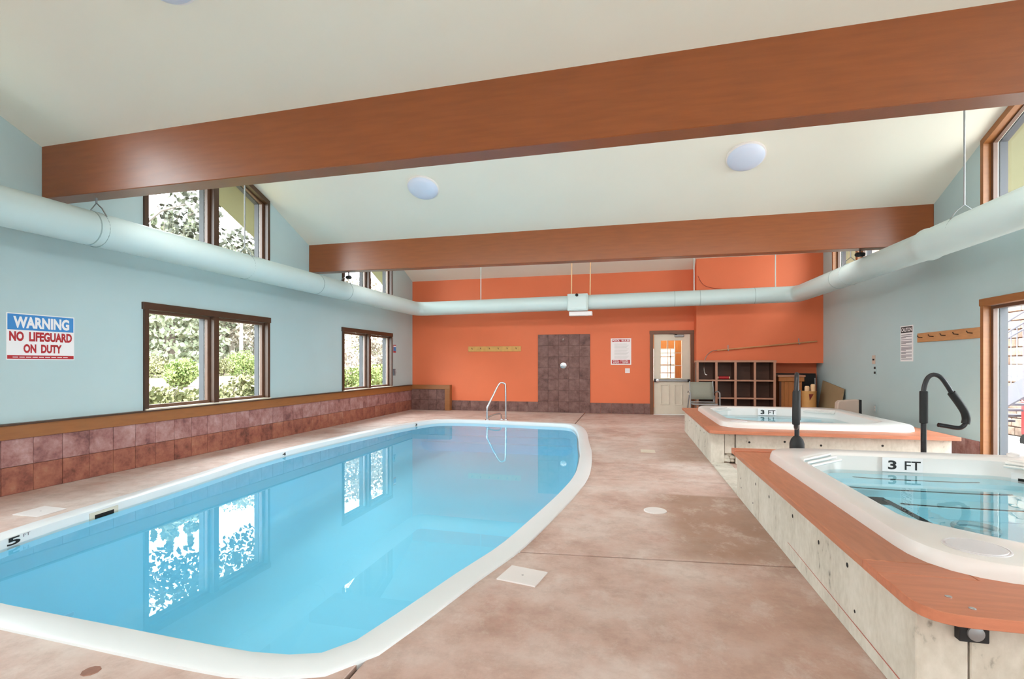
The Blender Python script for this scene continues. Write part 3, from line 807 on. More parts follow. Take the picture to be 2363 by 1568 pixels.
# ------------------------------------------------------------------ ducts
DR = .172
du = thing('air_duct', 'pale aqua round air duct slung below the beams on three walls', 'duct', (-1, 11.9, 2.65))
def seg(p, q, r, name='duct_section', n=28):
    return MB().tube([p, q], r, n).build(name, M['duct'], du, smooth=True)
A0, A1 = (-5.25, -4.6, 2.585), (-5.24, 11.72, 2.635)
Bc0, Bc1 = (-5.0, 11.97, 2.635), (3.20, 11.83, 2.725)
C1_, C0_ = (3.47, 11.56, 2.72), (3.48, -4.6, 2.65)
def lerp(p, q, t): return tuple(a+(b-a)*t for a, b in zip(p, q))
def run(p, q, cuts, r, seams=True):
    ts = [0]+cuts+[1]
    for a, b in zip(ts, ts[1:]):
        seg(lerp(p, q, a), lerp(p, q, b), r)
    d = (Vector(q)-Vector(p)).normalized()
    for c in cuts:
        m_ = Vector(lerp(p, q, c)); MB().tube([m_-d*.006, m_+d*.006], r+.0025, 28).build('duct_seam', M['duct_seam'], du, smooth=True)
run(A0, A1, [.3, .525, .755], DR)
run(Bc0, Bc1, [.44, .73, .795, .93], DR)
run(C1_, (3.48, 6.95, 2.675), [.42], DR)
MB().tube([(3.48, 7.25, 2.675), (3.48, 7.05, 2.675), (3.48, 6.98, 2.675), (3.48, 6.9, 2.675), (3.48, -4.6, 2.65)], [DR, DR+.004, DR+.022, DR+.008, DR+.004], 28).build('duct_section', M['duct'], du, smooth=True)
def elbow(p, c, q):
    pts = []
    for j in range(5):
        t = j/4; pts.append((Vector(p)*(1-t)**2)+(Vector(c)*2*t*(1-t))+(Vector(q)*t*t))
    MB().tube(pts, DR, 28).build('elbow', M['duct'], du, smooth=True)
elbow(A1, (-5.24, 11.97, 2.635), Bc0); elbow(Bc1, (3.47, 11.83, 2.725), C1_)
# hangers
def hanger(x, y, zc, cross, fork=True, mat='duct'):
    zt = roof(y, x)
    if not fork:
        MB().tube([(x, y, zt), (x, y, zc+DR)], .011, 8).build('hanger_rod', M[mat], du); return
    MB().tube([(x, y, zt), (x, y, zc+DR+.10)], .009, 8).build('hanger_rod', M['grey_metal'], du)
    dx, dy = cross
    for s_ in (-1, 1):
        MB().tube([(x, y, zc+DR+.10), (x+dx*.07*s_, y+dy*.07*s_, zc+DR+.04), (x+dx*(DR+.004)*s_*.75, y+dy*(DR+.004)*s_*.75, zc+DR*.72)], .006, 6).build('hanger_fork', M['grey_metal'], du)
    ring = [(x+dx*math.cos(a)*(DR+.003), y+dy*math.cos(a)*(DR+.003), zc+math.sin(a)*(DR+.003)) for a in [2*PI*i/28 for i in range(28)]]
    MB().tube(ring, .004, 5, closed=True).build('hanger_strap', M['duct_seam'], du)
hanger(-5.25, 4.05, 2.61, (1, 0)); hanger(-5.25, 6.08, 2.62, (1, 0)); hanger(-5.24, 8.63, 2.63, (1, 0))
hanger(3.48, 6.35, 2.68, (1, 0)); hanger(3.48, 9.2, 2.7, (1, 0))
hanger(-3.55, 11.96, 2.65, (0, 1), False); hanger(3.05, 11.85, 2.72, (0, 1), False)
hanger(1.40, 11.86, 2.70, (0, 1), False)

# emergency light on the back duct
em = thing('emergency_light', 'white boxed light fixed on the back duct with two conduits', 'light', (-1.13, 11.78, 2.66))
MB().box(-1.39, -.92, 11.66, 11.78, 2.47, 2.86).build('housing', M['duct'], em, bevel=.012)
MB().box(-1.36, -.95, 11.648, 11.662, 2.50, 2.83).build('front_cover', M['duct'], em, bevel=.006)
MB().box(-1.36, -.83, 11.74, 11.9, 2.36, 2.46).build('lower_tray', M['white'], em, bevel=.01)
MB().lathe((-1.17, 11.655, 2.825), [(.035, 0), (.035, -.03), (.02, -.04)], 16, 'y').build('lens', M['black'], em)
for xx in (-1.31, -.88):
    MB().tube([(xx, 11.8, 2.83), (xx+.015, 11.8, roof(11.8, xx))], .013, 8).build('conduit', M['cream'], em)

# ceiling lights
def ceiling_light(x, y, label):
    z = roof(y, x); e = .05; g = (roof(y+e, x)-roof(y-e, x))/(2*e); gx = (roof(y, x+e)-roof(y, x-e))/(2*e)
    r = thing('ceiling_light', label, 'ceiling light', (x, y, z), 'opal dome ceiling lights')
    r.rotation_euler = Vector((gx, g, -1)).normalized().to_track_quat('-Z', 'Y').to_euler()
    OFF[r.name] = Vector((0, 0, 0))
    MB().lathe((0, 0, 0), [(.245, .02), (.245, -.025), (.235, -.03)], 40).build('base_ring', M['white'], r, smooth=True)
    MB().lathe((0, 0, 0), [(.232, -.028), (.225, -.045), (.19, -.07), (.12, -.09), (.05, -.097), (.001, -.098)], 40).build('diffuser', M['lamp'], r, smooth=True)
ceiling_light(-3.07, 7.25, 'opal dome ceiling light above the pool between the two beams')
ceiling_light(1.50, 7.22, 'opal dome ceiling light above the hot tubs between the beams')
ceiling_light(-3.13, 2.83, 'opal dome ceiling light cut by the top edge before the near beam')

# spot cameras by the far beam
def spot(x, y, z, label, s):
    r = thing('security_camera', label, 'camera', (x, y, z), 'small black cameras under the far beam')
    MB().tube([(x, y, 2.95), (x, y, z+.03)], .012, 8).build('bracket', M['black_metal'], r)
    MB().tube([(x-.05*s, y-.05, z-.01), (x+.06*s, y+.04, z+.01)], [.035, .03], 14).build('body', M['black'], r, smooth=True)
    MB().tube([(x-.075*s, y-.07, z-.015), (x-.05*s, y-.05, z-.01)], [.028, .036], 14).build('lens_hood', M['black'], r, smooth=True)
spot(-5.08, 8.5, 2.86, 'small black camera under the far beam, beside the left duct', -1)
spot(3.34, 8.5, 2.875, 'small black camera under the far beam, beside the right duct', 1)

# ------------------------------------------------------------------ hot tubs
def rrect(x0, x1, y0, y1, r, k=7): return fillet([(x0, y0), (x1, y0), (x1, y1), (x0, y1)], r, k)
def tub(label):
    r = thing('hot_tub', label, 'hot tub', (2.3, 3.65, .43), 'hot tubs set in concrete plinths')
    c = (2.3, 3.66); N_ = 120
    O = rrect(1.175, 3.43, 2.27, 5.04, .36)
    I = fillet([(1.33, 2.90), (1.68, 2.55), (2.9, 2.55), (3.25, 2.9), (3.25, 4.46), (2.88, 4.84), (1.66, 4.84), (1.33, 4.48)], .16, 5)
    o_ = resample(O, c, N_); i_ = resample(I, c, N_)
    def mixl(a, b, t): return [(p[0]+(q[0]-p[0])*t, p[1]+(q[1]-p[1])*t) for p, q in zip(a, b)]
    def sc(l, t): return [(c[0]+(p[0]-c[0])*t, c[1]+(p[1]-c[1])*t) for p in l]
    MB().loops([L3(o_, .430), L3(sc(o_, .996), .470), L3(sc(o_, .988), .492), L3(sc(o_, .975), .500), L3(mixl(i_, o_, .10), .500), L3(i_, .494), L3(sc(i_, .985), .478), L3(sc(i_, .975), .28), L3(sc(i_, .93), .19), L3(sc(i_, .88), .17)]).build('shell', M['acrylic'], r, smooth=True)
    MB().loops([L3(sc(i_, .89), .172)], cap1=True).build('tub_floor', M['tub_floor'], r, fix=False)
    MB().loops([L3(sc(i_, .979), .36)], cap1=True).build('water', M['tub_water'], r, fix=False)
    I2 = [tuple(p) for p in sc(i_, .97)]
    for yk, zk, x0, x1 in ((4.58, .335, 1.77, 2.64), (4.36, .30, 1.66, 2.72), (4.12, .25, 1.9, 3.0)):
        st = MB().prism(clipY(I2, yk), 'z', .17, zk).build('step', M['tub_floor'], r, bevel=.004)
        pts = [(x0, yk+.05), (x0+.1, yk+.03), (x0+.3, yk+.015), (x1-.3, yk+.012), (x1-.12, yk+.02), (x1, yk+.05)]
        vs = [(x, y, zk+.0005) for x, y in pts]+[(x, y+.018, zk+.0005) for x, y in pts]
        vs += [(x, y, z+.003) for x, y, z in vs]; n_ = len(pts)
        fs = []
        for i in range(n_-1): fs += [(2*n_+i, 2*n_+i+1, 3*n_+i+1, 3*n_+i), (i, i+1, 2*n_+i+1, 2*n_+i), (n_+i, 3*n_+i, 3*n_+i+1, n_+i+1)]
        MB().add(vs, fs).build('tread_strip', M['black'], st)
    bn = MB().box(1.40, 1.87, 2.95, 4.36, .17, .25).build('bench', M['tub_floor'], r, bevel=.01)
    MB().box(1.815, 1.86, 3.5, 4.26, .2505, .2535).build('tread_strip', M['black'], bn)
    MB().tube([(2.20+.11*math.cos(a), 3.90+.11*math.sin(a), .185) for a in [2*PI*i/24 for i in range(24)]], .018, 8, closed=True).build('suction_ring', M['ringgrey'], r, smooth=True)
    MB().lathe((1.395, 2.47, .500), [(.110, 0), (.110, .003), (.104, .004), (.102, .0015), (.099, .0015), (.097, .005), (.05, .0062), (.0, .0065)], 32).build('filter_lid', M['lidwhite'], r, smooth=True)
    # headrest ribs in the two far corners and a skimmer mouth
    for sx in (0, 1):
        for j in range(3):
            a = Vector((1.345+.02*j, 4.45-.03*j)) if sx == 0 else Vector((3.235-.02*j, 4.44-.03*j)); b = Vector((1.66+.03*j, 4.80-.03*j)) if sx == 0 else Vector((2.92-.03*j, 4.80-.03*j))
            MB().tube([(a.x, a.y, .49-.018*j), (b.x, b.y, .49-.018*j)], .011, 8).build('headrest_rib', M['acrylic'], r, smooth=True)
    d = Vector((.37, -.38, 0)).normalized(); q = Vector((2.93, 4.70, .27))
    quad_box('skimmer_mouth', M['hole'], r, q, d, UPV, .22, .10, .006)
    quad_box('skimmer_frame', M['white'], r, q-d*.04+Vector((0, 0, -.02)), d, UPV, .30, .16, .004, -.001)
    # depth tile on the far inside wall
    t = quad_box('depth_tile', M['signwhite'], r, (2.045, 4.79, .365), (1, 0, 0), UPV, .29, .115, .004)
    text_part('3', 'depth_number', M['ink'], t, (2.085, 4.7855, .383), (1, 0, 0), UPV, .062, .075, .035)
    text_part('FT', 'depth_unit', M['ink'], t, (2.205, 4.7855, .383), (1, 0, 0), UPV, .115, .072, .012)
    MB().lathe((3.05, 4.95, .5), [(.04, 0), (.04, .02), (.02, .03)], 16).build('air_control', M['white'], r, smooth=True)
    return r
tub1 = tub('white hot tub of clear blue water nearest the camera, round filter lid showing')
DYT = 4.69
tub2 = copy_tree(tub1, None, (0, DYT, 0))
for o_ in list(tub2.children):
    if o_.name.startswith('depth_tile'): o_.location.x += .12
    if o_.name.startswith(('skimmer', 'air_control')): bpy.data.objects.remove(o_)
tub2['label'] = 'white hot tub farther back, in front of the cubby shelves'

def plinth(dy, label, far):
    r = thing('tub_plinth', label, 'plinth', (2.3, 3.6+dy, 0), 'board formed concrete tub plinths')
    Y0, Y1, X0, X1, zt = 2.09+dy, 5.19+dy, 1.0, 3.6, .388
    g = .005
    # long side (left), front, back and right walls, each cast in panels
    ysp = [Y0, 4.36+dy, Y1] if not far else [Y0, Y1]
    for a, b in zip(ysp, ysp[1:]):
        MB().box(X0, X0+.16, a+g, b-g, 0, zt).build('concrete_panel', M['concrete'], r, bevel=.004)
    xsp = [X0+.162, X1] if not far else [X0+.162, 1.29, X1]
    for i, (a, b) in enumerate(zip(xsp, xsp[1:])):
        MB().box(a+g, b-g, Y0+g+(.012 if far and i == 0 else 0), Y0+.16, .13 if (far and i == 0) else 0, zt).build('concrete_panel', M['concrete'], r, bevel=.004)
    if far:
        m_ = MB()
        for i in range(9):
            x_ = 1.165+random.uniform(0, .10); s_ = random.uniform(.03, .06); z_ = random.uniform(0, .09)
            m_.lathe((x_, Y0+.07+random.uniform(-.02, .03), z_), [(s_*.5, 0), (s_, s_*.4), (s_*.8, s_), (s_*.2, s_*1.3)], 6)
        tag(m_.build('broken_rubble', M['concrete'], r), kind='stuff')
    MB().box(X0+.162, X1, Y1-.16, Y1-g, 0, zt).build('concrete_panel', M['concrete'], r, bevel=.004)
    MB().box(X1-.16, X1-.001, Y0+.162, Y1-.162, 0, zt).build('concrete_panel', M['concrete'], r, bevel=.004)
    # tie holes
    for (yy, zz) in ((2.6, .13), (2.68, .31), (3.05, .29), (3.5, .30), (4.05, .28), (4.45, .28), (4.55, .1), (5.0, .12), (5.02, .2)):
        rr = .008 if zz < .25 else .012
        MB().lathe((X0-.0008, yy+dy, zz), [(rr, 0), (rr, .002), (rr*.5, .002)], 10, 'x').build('tie_hole', M['hole'], r)
    for (xx, zz) in ((1.45, .28), (1.85, .30), (2.25, .27), (2.9, .29), (3.3, .24)):
        MB().lathe((xx, Y0+.0035-.001, zz), [(.013, 0), (.013, .002), (.006, .002)], 10, 'y').build('tie_hole', M['hole'], r)
    if not far:
        MB().add([(X0-.001, 2.12+dy, .055), (X0-.001, 3.6+dy, .10), (X0-.001, 3.6+dy, .104), (X0-.001, 2.12+dy, .061)], [(0, 1, 2, 3)]).build('chalk_line', M['rust_line'], r)
    # timber capping: each plank a part
    T0, T1 = .39, .43
    XA, XB, YA, YBk = .962, 3.62, 1.955+dy, 5.255+dy
    MB().box(XA, 1.30, 2.425+dy, YBk-.145, T0, T1).build('plank', M['deck'], r, bevel=.004)
    MB().box(XA, 1.30, 2.29+dy, 2.422+dy, T0, T1).build('plank', M['deck_x'], r, bevel=.003)
    MB().prism(fillet([(XA, 2.287+dy), (XA, YA), (XB, YA), (XB, 2.42+dy), (1.303, 2.42+dy), (1.303, 2.287+dy)], [0, .14, .02, 0, 0, 0], 6), 'z', T0, T1).build('plank', M['deck_x'], r, bevel=.003)
    if far:
        MB().box(XA, XB, YBk-.142, YBk, T0, T1).build('plank', M['deck_x'], r, bevel=.004)
    else:
        MB().box(XA, XB, YBk-.142, YBk, T0+.002, T1+.014).build('plank', M['deck_x'], r, bevel=.004)
    MB().box(3.36, XB, 2.424+dy, YBk-.145, T0, T1).build('plank', M['deck'], r, bevel=.004)
    if not far:
        for q in ((1.105, 2.105), (1.13, 2.02)):
            MB().lathe((q[0], q[1], T1), [(.011, 0), (.011, .002), (.005, .003)], 14).build('bolt', M['steel'], r)
    return r
pl1 = plinth(0, 'concrete plinth with cedar capping around the near hot tub', False)
pl2 = plinth(DYT, 'concrete plinth with cedar capping around the far hot tub', True)
# outlet box on the near face
ob = thing('outlet_box', 'black outlet box with round grey cover under the cedar edge', 'outlet', (1.165, 2.085, .34))
MB().box(1.115, 1.205, 2.062, 2.0925, .295, .386).build('box_plate', M['black'], ob, bevel=.003)
MB().lathe((1.163, 2.062, .328), [(.026, 0), (.025, -.006), (.012, -.010), (.0, -.010)], 20, 'y').build('round_cover', M['grey_metal'], ob, smooth=True)
# pale threshold strip between the plinths
tag(MB().prism([(1.0, 5.205), (1.22, 5.205), (1.22, 6.76), (1.0, 6.76)], 'z', 0, .018).build('threshold_strip', M['concrete'], None, bevel=.004), 'pale concrete strip on the floor between the two plinths', 'kerb')

# spa handrails
def spa_rail(base, dirv, label, boot):
    b = Vector(base); d = Vector(dirv).normalized()
    r = thing('spa_handrail', label, 'handrail', base, 'black hooked spa handrails')
    def P(h, z): return (b.x+d.x*h, b.y+d.y*h, b.z+z)
    MB().tube([P(0, 0), P(0, .30), P(0, .55)], .0215, 14).build('post', M['black_metal'], r, smooth=True)
    crv = rail_curve([P(0, .54), P(0.004, .60), P(.03, .68), P(.08, .715), P(.14, .69), P(.19, .62), P(.23, .55), P(.29, .46), P(.33, .39), P(.345, .33), P(.335, .28), P(.30, .25), P(.25, .25), P(.18, .262), P(.12, .272)], 4)
    MB().tube(crv, .019, 14).build('hook', M['black_metal'], r, smooth=True)
    MB().tube([P(0, .285), P(0, .29), P(0, .565), P(0, .57)], [.026, .031, .031, .026], 14).build('grip', M['black'], r, smooth=True)
    g2 = rail_curve([P(.225, .556), P(.29, .46), P(.33, .39), P(.345, .33), P(.338, .285)], 4)
    MB().tube(g2, .031, 14).build('grip', M['black'], r, smooth=True)
    MB().lathe(b, [(.062, 0), (.062, .07), (.05, .11), (.03, .135), (.022, .14)] if boot else [(.05, 0), (.048, .008), (.024, .018)], 20).build('boot' if boot else 'flange', M['black'], r, smooth=True)
spa_rail((2.535, 5.185, .445), (1, .12, 0), 'black hooked spa handrail rising before the aqua wall near the patio door', False)
spa_rail((1.518, 5.185, .445), (-.30, -.95, 0), 'black hooked spa handrail with a round boot, seen edge-on before the bins', True)

# ------------------------------------------------------------------ cubby shelves and things around
cb = thing('cubby_shelf', 'brown cubby shelf of twelve square holes with shade in their colour under the bulkhead', 'shelf', (2.3, 12.33, 0))
cx0, cx1, cy0, cy1, cz = 1.49, 3.13, 12.15, 12.52, 1.325
MB().box(cx0, cx1, cy1-.012, cy1, 0, cz).build('back_panel', M['cubby'], cb)
wcol = (cx1-cx0-.04)/4
for i in range(5):
    xx = cx0+i*wcol; MB().box(xx, xx+.035, cy0+.002, cy1-.013, 0, cz-.045).build('upright', M['cubby'], cb)
    MB().box(xx-.004, xx+.045, cy0-.01, cy0+.001, 0, cz-.045).build('face_strip', M['cubby_edge'], cb)
MB().box(cx0-.005, cx1+.02, cy0-.012, cy1, cz-.043, cz).build('top_board', M['cubby_edge'], cb)
for z in (.10, .495, .89):
    for i in range(4):
        MB().box(cx0+i*wcol+.036, cx0+(i+1)*wcol-.001, cy0+.002, cy1-.013, z-.03, z).build('shelf_board', M['cubby'], cb)
        MB().box(cx0+i*wcol+.046, cx0+(i+1)*wcol-.005, cy0-.01, cy0+.0015, z-.032, z+.002).build('shelf_lip', M['cubby_edge'], cb)
rl = thing('rolled_item', 'red bundle with pale ends lying in the cubby', 'bundle', (2.07, 12.25, .935))
MB().tube([(1.97, 12.25, .935), (2.19, 12.25, .935)], .035, 14).build('wrap', M['red'], rl, smooth=True)
MB().tube([(1.945, 12.25, .935), (1.975, 12.25, .935)], [.028, .033], 12).build('roll_end', M['cream'], rl, smooth=True)
MB().tube([(2.185, 12.25, .935), (2.21, 12.25, .935)], [.033, .028], 12).build('roll_end', M['cream'], rl, smooth=True)
# chair
ch = thing('patio_chair', 'grey sling patio chair with metal arms in front of the cubbies', 'chair', (1.52, 11.6, 0))
x0, x1 = 1.30, 1.78
def ct(pts, nm, r_=.013): return MB().tube(rail_curve(pts, 4), r_, 8).build(nm, M['grey_metal'], ch, smooth=True)
for xx in (x0, x1):
    s_ = -1 if xx == x0 else 1
    ct([(xx, 11.80, .86), (xx, 11.72, .62), (xx, 11.64, .42), (xx, 11.35, .40), (xx, 11.20, .41)], 'side_frame')
    ct([(xx+.04*s_, 11.74, .62), (xx+.05*s_, 11.55, .66), (xx+.05*s_, 11.28, .65), (xx+.05*s_, 11.20, .60), (xx+.05*s_, 11.19, .40), (xx+.05*s_, 11.18, 0)], 'armrest')
    ct([(xx+.02*s_, 11.70, .56), (xx+.04*s_, 11.78, .3), (xx+.05*s_, 11.84, 0)], 'leg')
MB().tube([(x0, 11.22, .40), (x1, 11.22, .40)], .012, 8).build('front_bar', M['grey_metal'], ch)
MB().tube([(x0, 11.64, .42), (x1, 11.64, .42)], .012, 8).build('rear_bar', M['grey_metal'], ch)
m_ = MB(); n_ = 6
bk = [(11.795, .85), (11.745, .73), (11.70, .60), (11.66, .48)]
m_.add([(x, y-(.012*math.sin(PI*(x-x0)/(x1-x0))), z) for y, z in bk for x in [x0+(x1-x0)*i/n_ for i in range(n_+1)]], [(j*(n_+1)+i, j*(n_+1)+i+1, (j+1)*(n_+1)+i+1, (j+1)*(n_+1)+i) for j in range(3) for i in range(n_)])
so = m_.build('back_sling', M['sling'], ch, smooth=True); so.modifiers.new('t', 'SOLIDIFY').thickness = .006
m_ = MB(); st = [(11.60, .415), (11.45, .39), (11.30, .395), (11.22, .41)]
m_.add([(x, y, z-.02*math.sin(PI*(x-x0)/(x1-x0))) for y, z in st for x in [x0+(x1-x0)*i/n_ for i in range(n_+1)]], [(j*(n_+1)+i, j*(n_+1)+i+1, (j+1)*(n_+1)+i+1, (j+1)*(n_+1)+i) for j in range(3) for i in range(n_)])
so = m_.build('seat_sling', M['sling'], ch, smooth=True); so.modifiers.new('t', 'SOLIDIFY').thickness = .006
# brown bin
bn = thing('towel_bin', 'square brown wooden bin with rimmed lid beside the cubbies', 'bin', (3.48, 12.5, 0))
for i in range(5):
    MB().box(3.26+i*.089, 3.347+i*.089, 12.30, 12.32, .05, .86).build('slat', M['bin_wood'], bn, bevel=.003)
MB().box(3.26, 3.70, 12.321, 12.70, .03, .86).build('body', M['bin_wood'], bn)
MB().box(3.22, 3.74, 12.26, 12.74, .86, .96).build('rim', M['bin_wood'], bn, bevel=.008)
MB().box(3.20, 3.76, 12.24, 12.76, .96, 1.0).build('lid', M['cubby_edge'], bn, bevel=.008)
MB().box(3.24, 3.28, 12.28, 12.3, 0, .86).build('corner_post', M['cubby'], bn)
# tan round bin with rolls
tb = thing('round_bin', 'tan round bin with a dark red triangle mark beside the wooden bin', 'bin', (3.80, 12.16, 0))
MB().lathe((3.80, 12.16, 0), [(.13, 0), (.14, .64), (.146, .66), (.135, .66), (.12, .60)], 24).build('drum', M['tan'], tb, smooth=True)
MB().add([(3.75, 12.012, .60), (3.84, 12.012, .60), (3.765, 12.012, .46), (3.785, 12.016, .575), (3.81, 12.016, .575), (3.775, 12.016, .52)], [(0, 1, 2)]).build('triangle_mark', M['darkred'], tb)
for (xx, yy, zz, lb_) in ((3.76, 12.16, .68, 'cream foam roll standing in the tan bin, touching the wooden bin side'), (3.875, 12.16, .72, 'cream foam roll standing in the tan bin on the side of the black cabinet')):
    q = thing('foam_roll', lb_, 'foam roll', (xx, yy, zz), 'foam rolls in the tan bin')
    MB().lathe((xx, yy, zz-.10), [(.045, 0), (.048, .10), (.046, .17), (.03, .19), (.0, .19)], 16).build('roll', M['cream'], q, smooth=True)
# black cabinet and grey pole
bk_ = thing('black_cabinet', 'black upright cabinet in the alcove behind the bins', 'cabinet', (3.72, 12.85, 0))
MB().box(3.2, 4.13, 12.78, 12.94, 0, 1.03).build('carcass', M['black'], bk_)
MB().box(3.22, 3.66, 12.765, 12.78, .04, 1.0).build('door', M['black'], bk_, bevel=.003)
MB().box(3.67, 4.11, 12.765, 12.78, .04, 1.0).build('door', M['black'], bk_, bevel=.003)
tag(MB().tube([(4.07, 12.60, 0), (4.075, 12.66, .93)], .012, 8).build('grey_pole', M['grey_metal']), 'thin grey pole leaning upright beside the black cabinet', 'pole')
# leaning board, beige cover
m_ = MB(); m_.add([(4.03, 11.30, 0), (4.03, 12.45, 0), (4.16, 12.45, .88), (4.15, 11.30, .75)]+[(4.05, 11.30, 0), (4.05, 12.45, 0), (4.18, 12.45, .88), (4.17, 11.30, .75)],
                  [(0, 1, 2, 3), (7, 6, 5, 4), (0, 4, 5, 1), (1, 5, 6, 2), (2, 6, 7, 3), (3, 7, 4, 0)])
tag(m_.build('leaning_board', M['panel']), 'tan board leaning against the aqua wall past the far tub', 'board')
cv = thing('tub_cover', 'pink beige folded cover standing between the far tub and wall', 'cover', (3.74, 10.07, 0))
MB().prism([(3.54, 0), (3.92, 0), (3.92, .625), (3.62, .60), (3.585, .57)], 'y', 10.0, 10.14).build('pad', M['pinkbeige'], cv, bevel=.012)
MB().box(3.921, 3.955, 9.995, 10.145, 0, .62).build('edge_strip', M['black'], cv, bevel=.004)

# rescue hook on the bulkhead
hk = thing('rescue_hook', 'long wooden pole with metal shepherd hook on the orange bulkhead', 'pole', (3.0, 12.48, 1.65))
MB().tube([(1.975, 12.48, 1.56), (4.06, 12.48, 1.75)], .017, 10).build('pole', M['rackwood'], hk, smooth=True)
MB().tube(rail_curve([(1.98, 12.48, 1.56), (1.86, 12.44, 1.54), (1.74, 12.36, 1.44), (1.665, 12.25, 1.28), (1.645, 12.12, 1.12), (1.66, 12.06, 1.02), (1.70, 12.05, 1.0)], 5), .011, 8).build('hook', M['steel'], hk, smooth=True)
for xx, zz in ((2.22, 1.58), (3.7, 1.717)):
    MB().box(xx-.012, xx+.012, 12.46, 12.53, zz-.03, zz+.0).build('bracket', M['grey_metal'], hk)
    MB().box(xx-.008, xx+.008, 12.505, 12.53, zz, zz+.10).build('bracket_plate', M['grey_metal'], hk)
tag(MB().tube(rail_curve([(1.56, 12.5, 3.3), (1.75, 12.515, 3.05), (2.4, 12.515, 2.93), (2.75, 12.515, 2.90)]), .005, 6).build('cable', M['darkred']), 'thin dark cable drooping across the orange bulkhead above the duct', 'cable')

# peg racks
def rack(name, label, pts, axis, mat, npeg):
    r = thing(name, label, 'rack', tuple((a+b)/2 for a, b in zip(*pts)), 'wooden peg rails')
    (xa, ya, za), (xb, yb_, zb) = pts
    MB().box(xa, xb, ya, yb_, za, zb).build('board', mat, r, bevel=.005)
    for i in range(npeg):
        t = (i+.5)/npeg
        if axis == 'y':
            q = (xa+(xb-xa)*t, ya, (za+zb)/2); MB().tube([q, (q[0], q[1]-.05, q[2]+.005), (q[0], q[1]-.065, q[2]+.03)], .007, 6).build('peg', M['dark_trim'], r)
        else:
            q = (xa, ya+(yb_-ya)*t, (za+zb)/2); MB().tube([q, (q[0]-.05, q[1], q[2]+.005), (q[0]-.065, q[1], q[2]+.03)], .007, 6).build('peg', M['dark_trim'], r)
rack('peg_rail', 'golden pine peg rail on the orange wall beside the shower', ((-4.19, YB-.022, 1.57), (-2.75, YB, 1.71)), 'y', M['rackgold'], 6)
rack('peg_rail', 'pine peg rail on the aqua wall beside the patio door', ((XR-.022, 7.33, 1.57), (XR, 8.72, 1.705)), 'x', M['rackwood'], 5)

# ------------------------------------------------------------------ signs and switches
sg = thing('warning_sign', 'blue, white and red lifeguard warning sign on the aqua wall', 'sign', (XL, 3.93, 1.52))
R_, U_ = (0, 1, 0), UPV
y0, wd, z0, ht = 3.63, .607, 1.295, .455
quad_box('board', M['signwhite'], sg, (XL, y0, z0), R_, U_, wd, ht, .004)
quad_box('blue_band', M['blue'], sg, (XL, y0+.008, z0+.292), R_, U_, wd-.016, .153, .0052)
text_part('WARNING', 'lettering', M['signwhite'], sg, (XL+.0058, y0+.055, z0+.310), R_, U_, wd-.105, .115, .045)
text_part('NO  LIFEGUARD', 'lettering', M['red'], sg, (XL+.0048, y0+.022, z0+.182), R_, U_, wd-.044, .096, .05)
text_part('ON  DUTY', 'lettering', M['red'], sg, (XL+.0048, y0+.14, z0+.066), R_, U_, .345, .09, .05)
quad_box('red_band', M['red'], sg, (XL, y0+.006, z0+.008), R_, U_, wd-.012, .036, .0052)
for i in range(9):
    quad_box('small_print', M['signwhite'], sg, (XL, y0+.05+i*.056, z0+.0225), R_, U_, .044, .006, .0058)

ps = thing('pool_rules_sign', 'white and red pool rules sign between shower panel and door', 'sign', (-.21, YB, 1.55))
R_ = (1, 0, 0); Yp = YB
x0, z0 = -.452, 1.222
quad_box('board', M['signwhite'], ps, (x0, Yp, z0), R_, U_, .50, .66, .005)
quad_box('header_band', M['red'], ps, (x0+.03, Yp, z0+.57), R_, U_, .44, .065, .0062)
text_part('POOL  RULES', 'lettering', M['signwhite'], ps, (x0+.04, Yp-.0068, z0+.578), R_, U_, .42, .049, .03)
quad_box('footer_band', M['red'], ps, (x0+.03, Yp, z0+.03), R_, U_, .44, .095, .0062)
text_part('POOL  HOURS', 'lettering', M['signwhite'], ps, (x0+.055, Yp-.0068, z0+.082), R_, U_, .375, .034, .02)
text_part('9AM - 10PM', 'lettering', M['signwhite'], ps, (x0+.055, Yp-.0068, z0+.04), R_, U_, .375, .034, .02)
for i in range(13):
    quad_box('text_line', M['paleink'], ps, (x0+.09, Yp, z0+.155+i*.03), R_, U_, .30+.05*((i*7) % 3)/2, .008, .0058)

cs_ = thing('caution_sign', 'narrow white caution sign with black heading beside the peg rail', 'sign', (XR, 9.05, 1.57))
R_ = (0, -1, 0); y0, z0 = 9.235, 1.29
quad_box('board', M['signwhite'], cs_, (XR, y0, z0), R_, U_, .37, .555, .004)
quad_box('heading_box', M['ink'], cs_, (XR, y0-.02, z0+.445), R_, U_, .33, .095, .005)
text_part('CAUTION', 'lettering', M['signwhite'], cs_, (XR-.0056, y0-.035, z0+.462), R_, U_, .30, .062, .03)
zz = z0+.42
for blk in (1, 2, 1, 3, 1, 4, 2, 3, 1):
    for j in range(blk):
        quad_box('text_line', M['greyink'], cs_, (XR, y0-.025, zz-.012), R_, U_, .31 if j < blk-1 or blk == 1 else .14, .010, .005); zz -= .0165
    zz -= .012

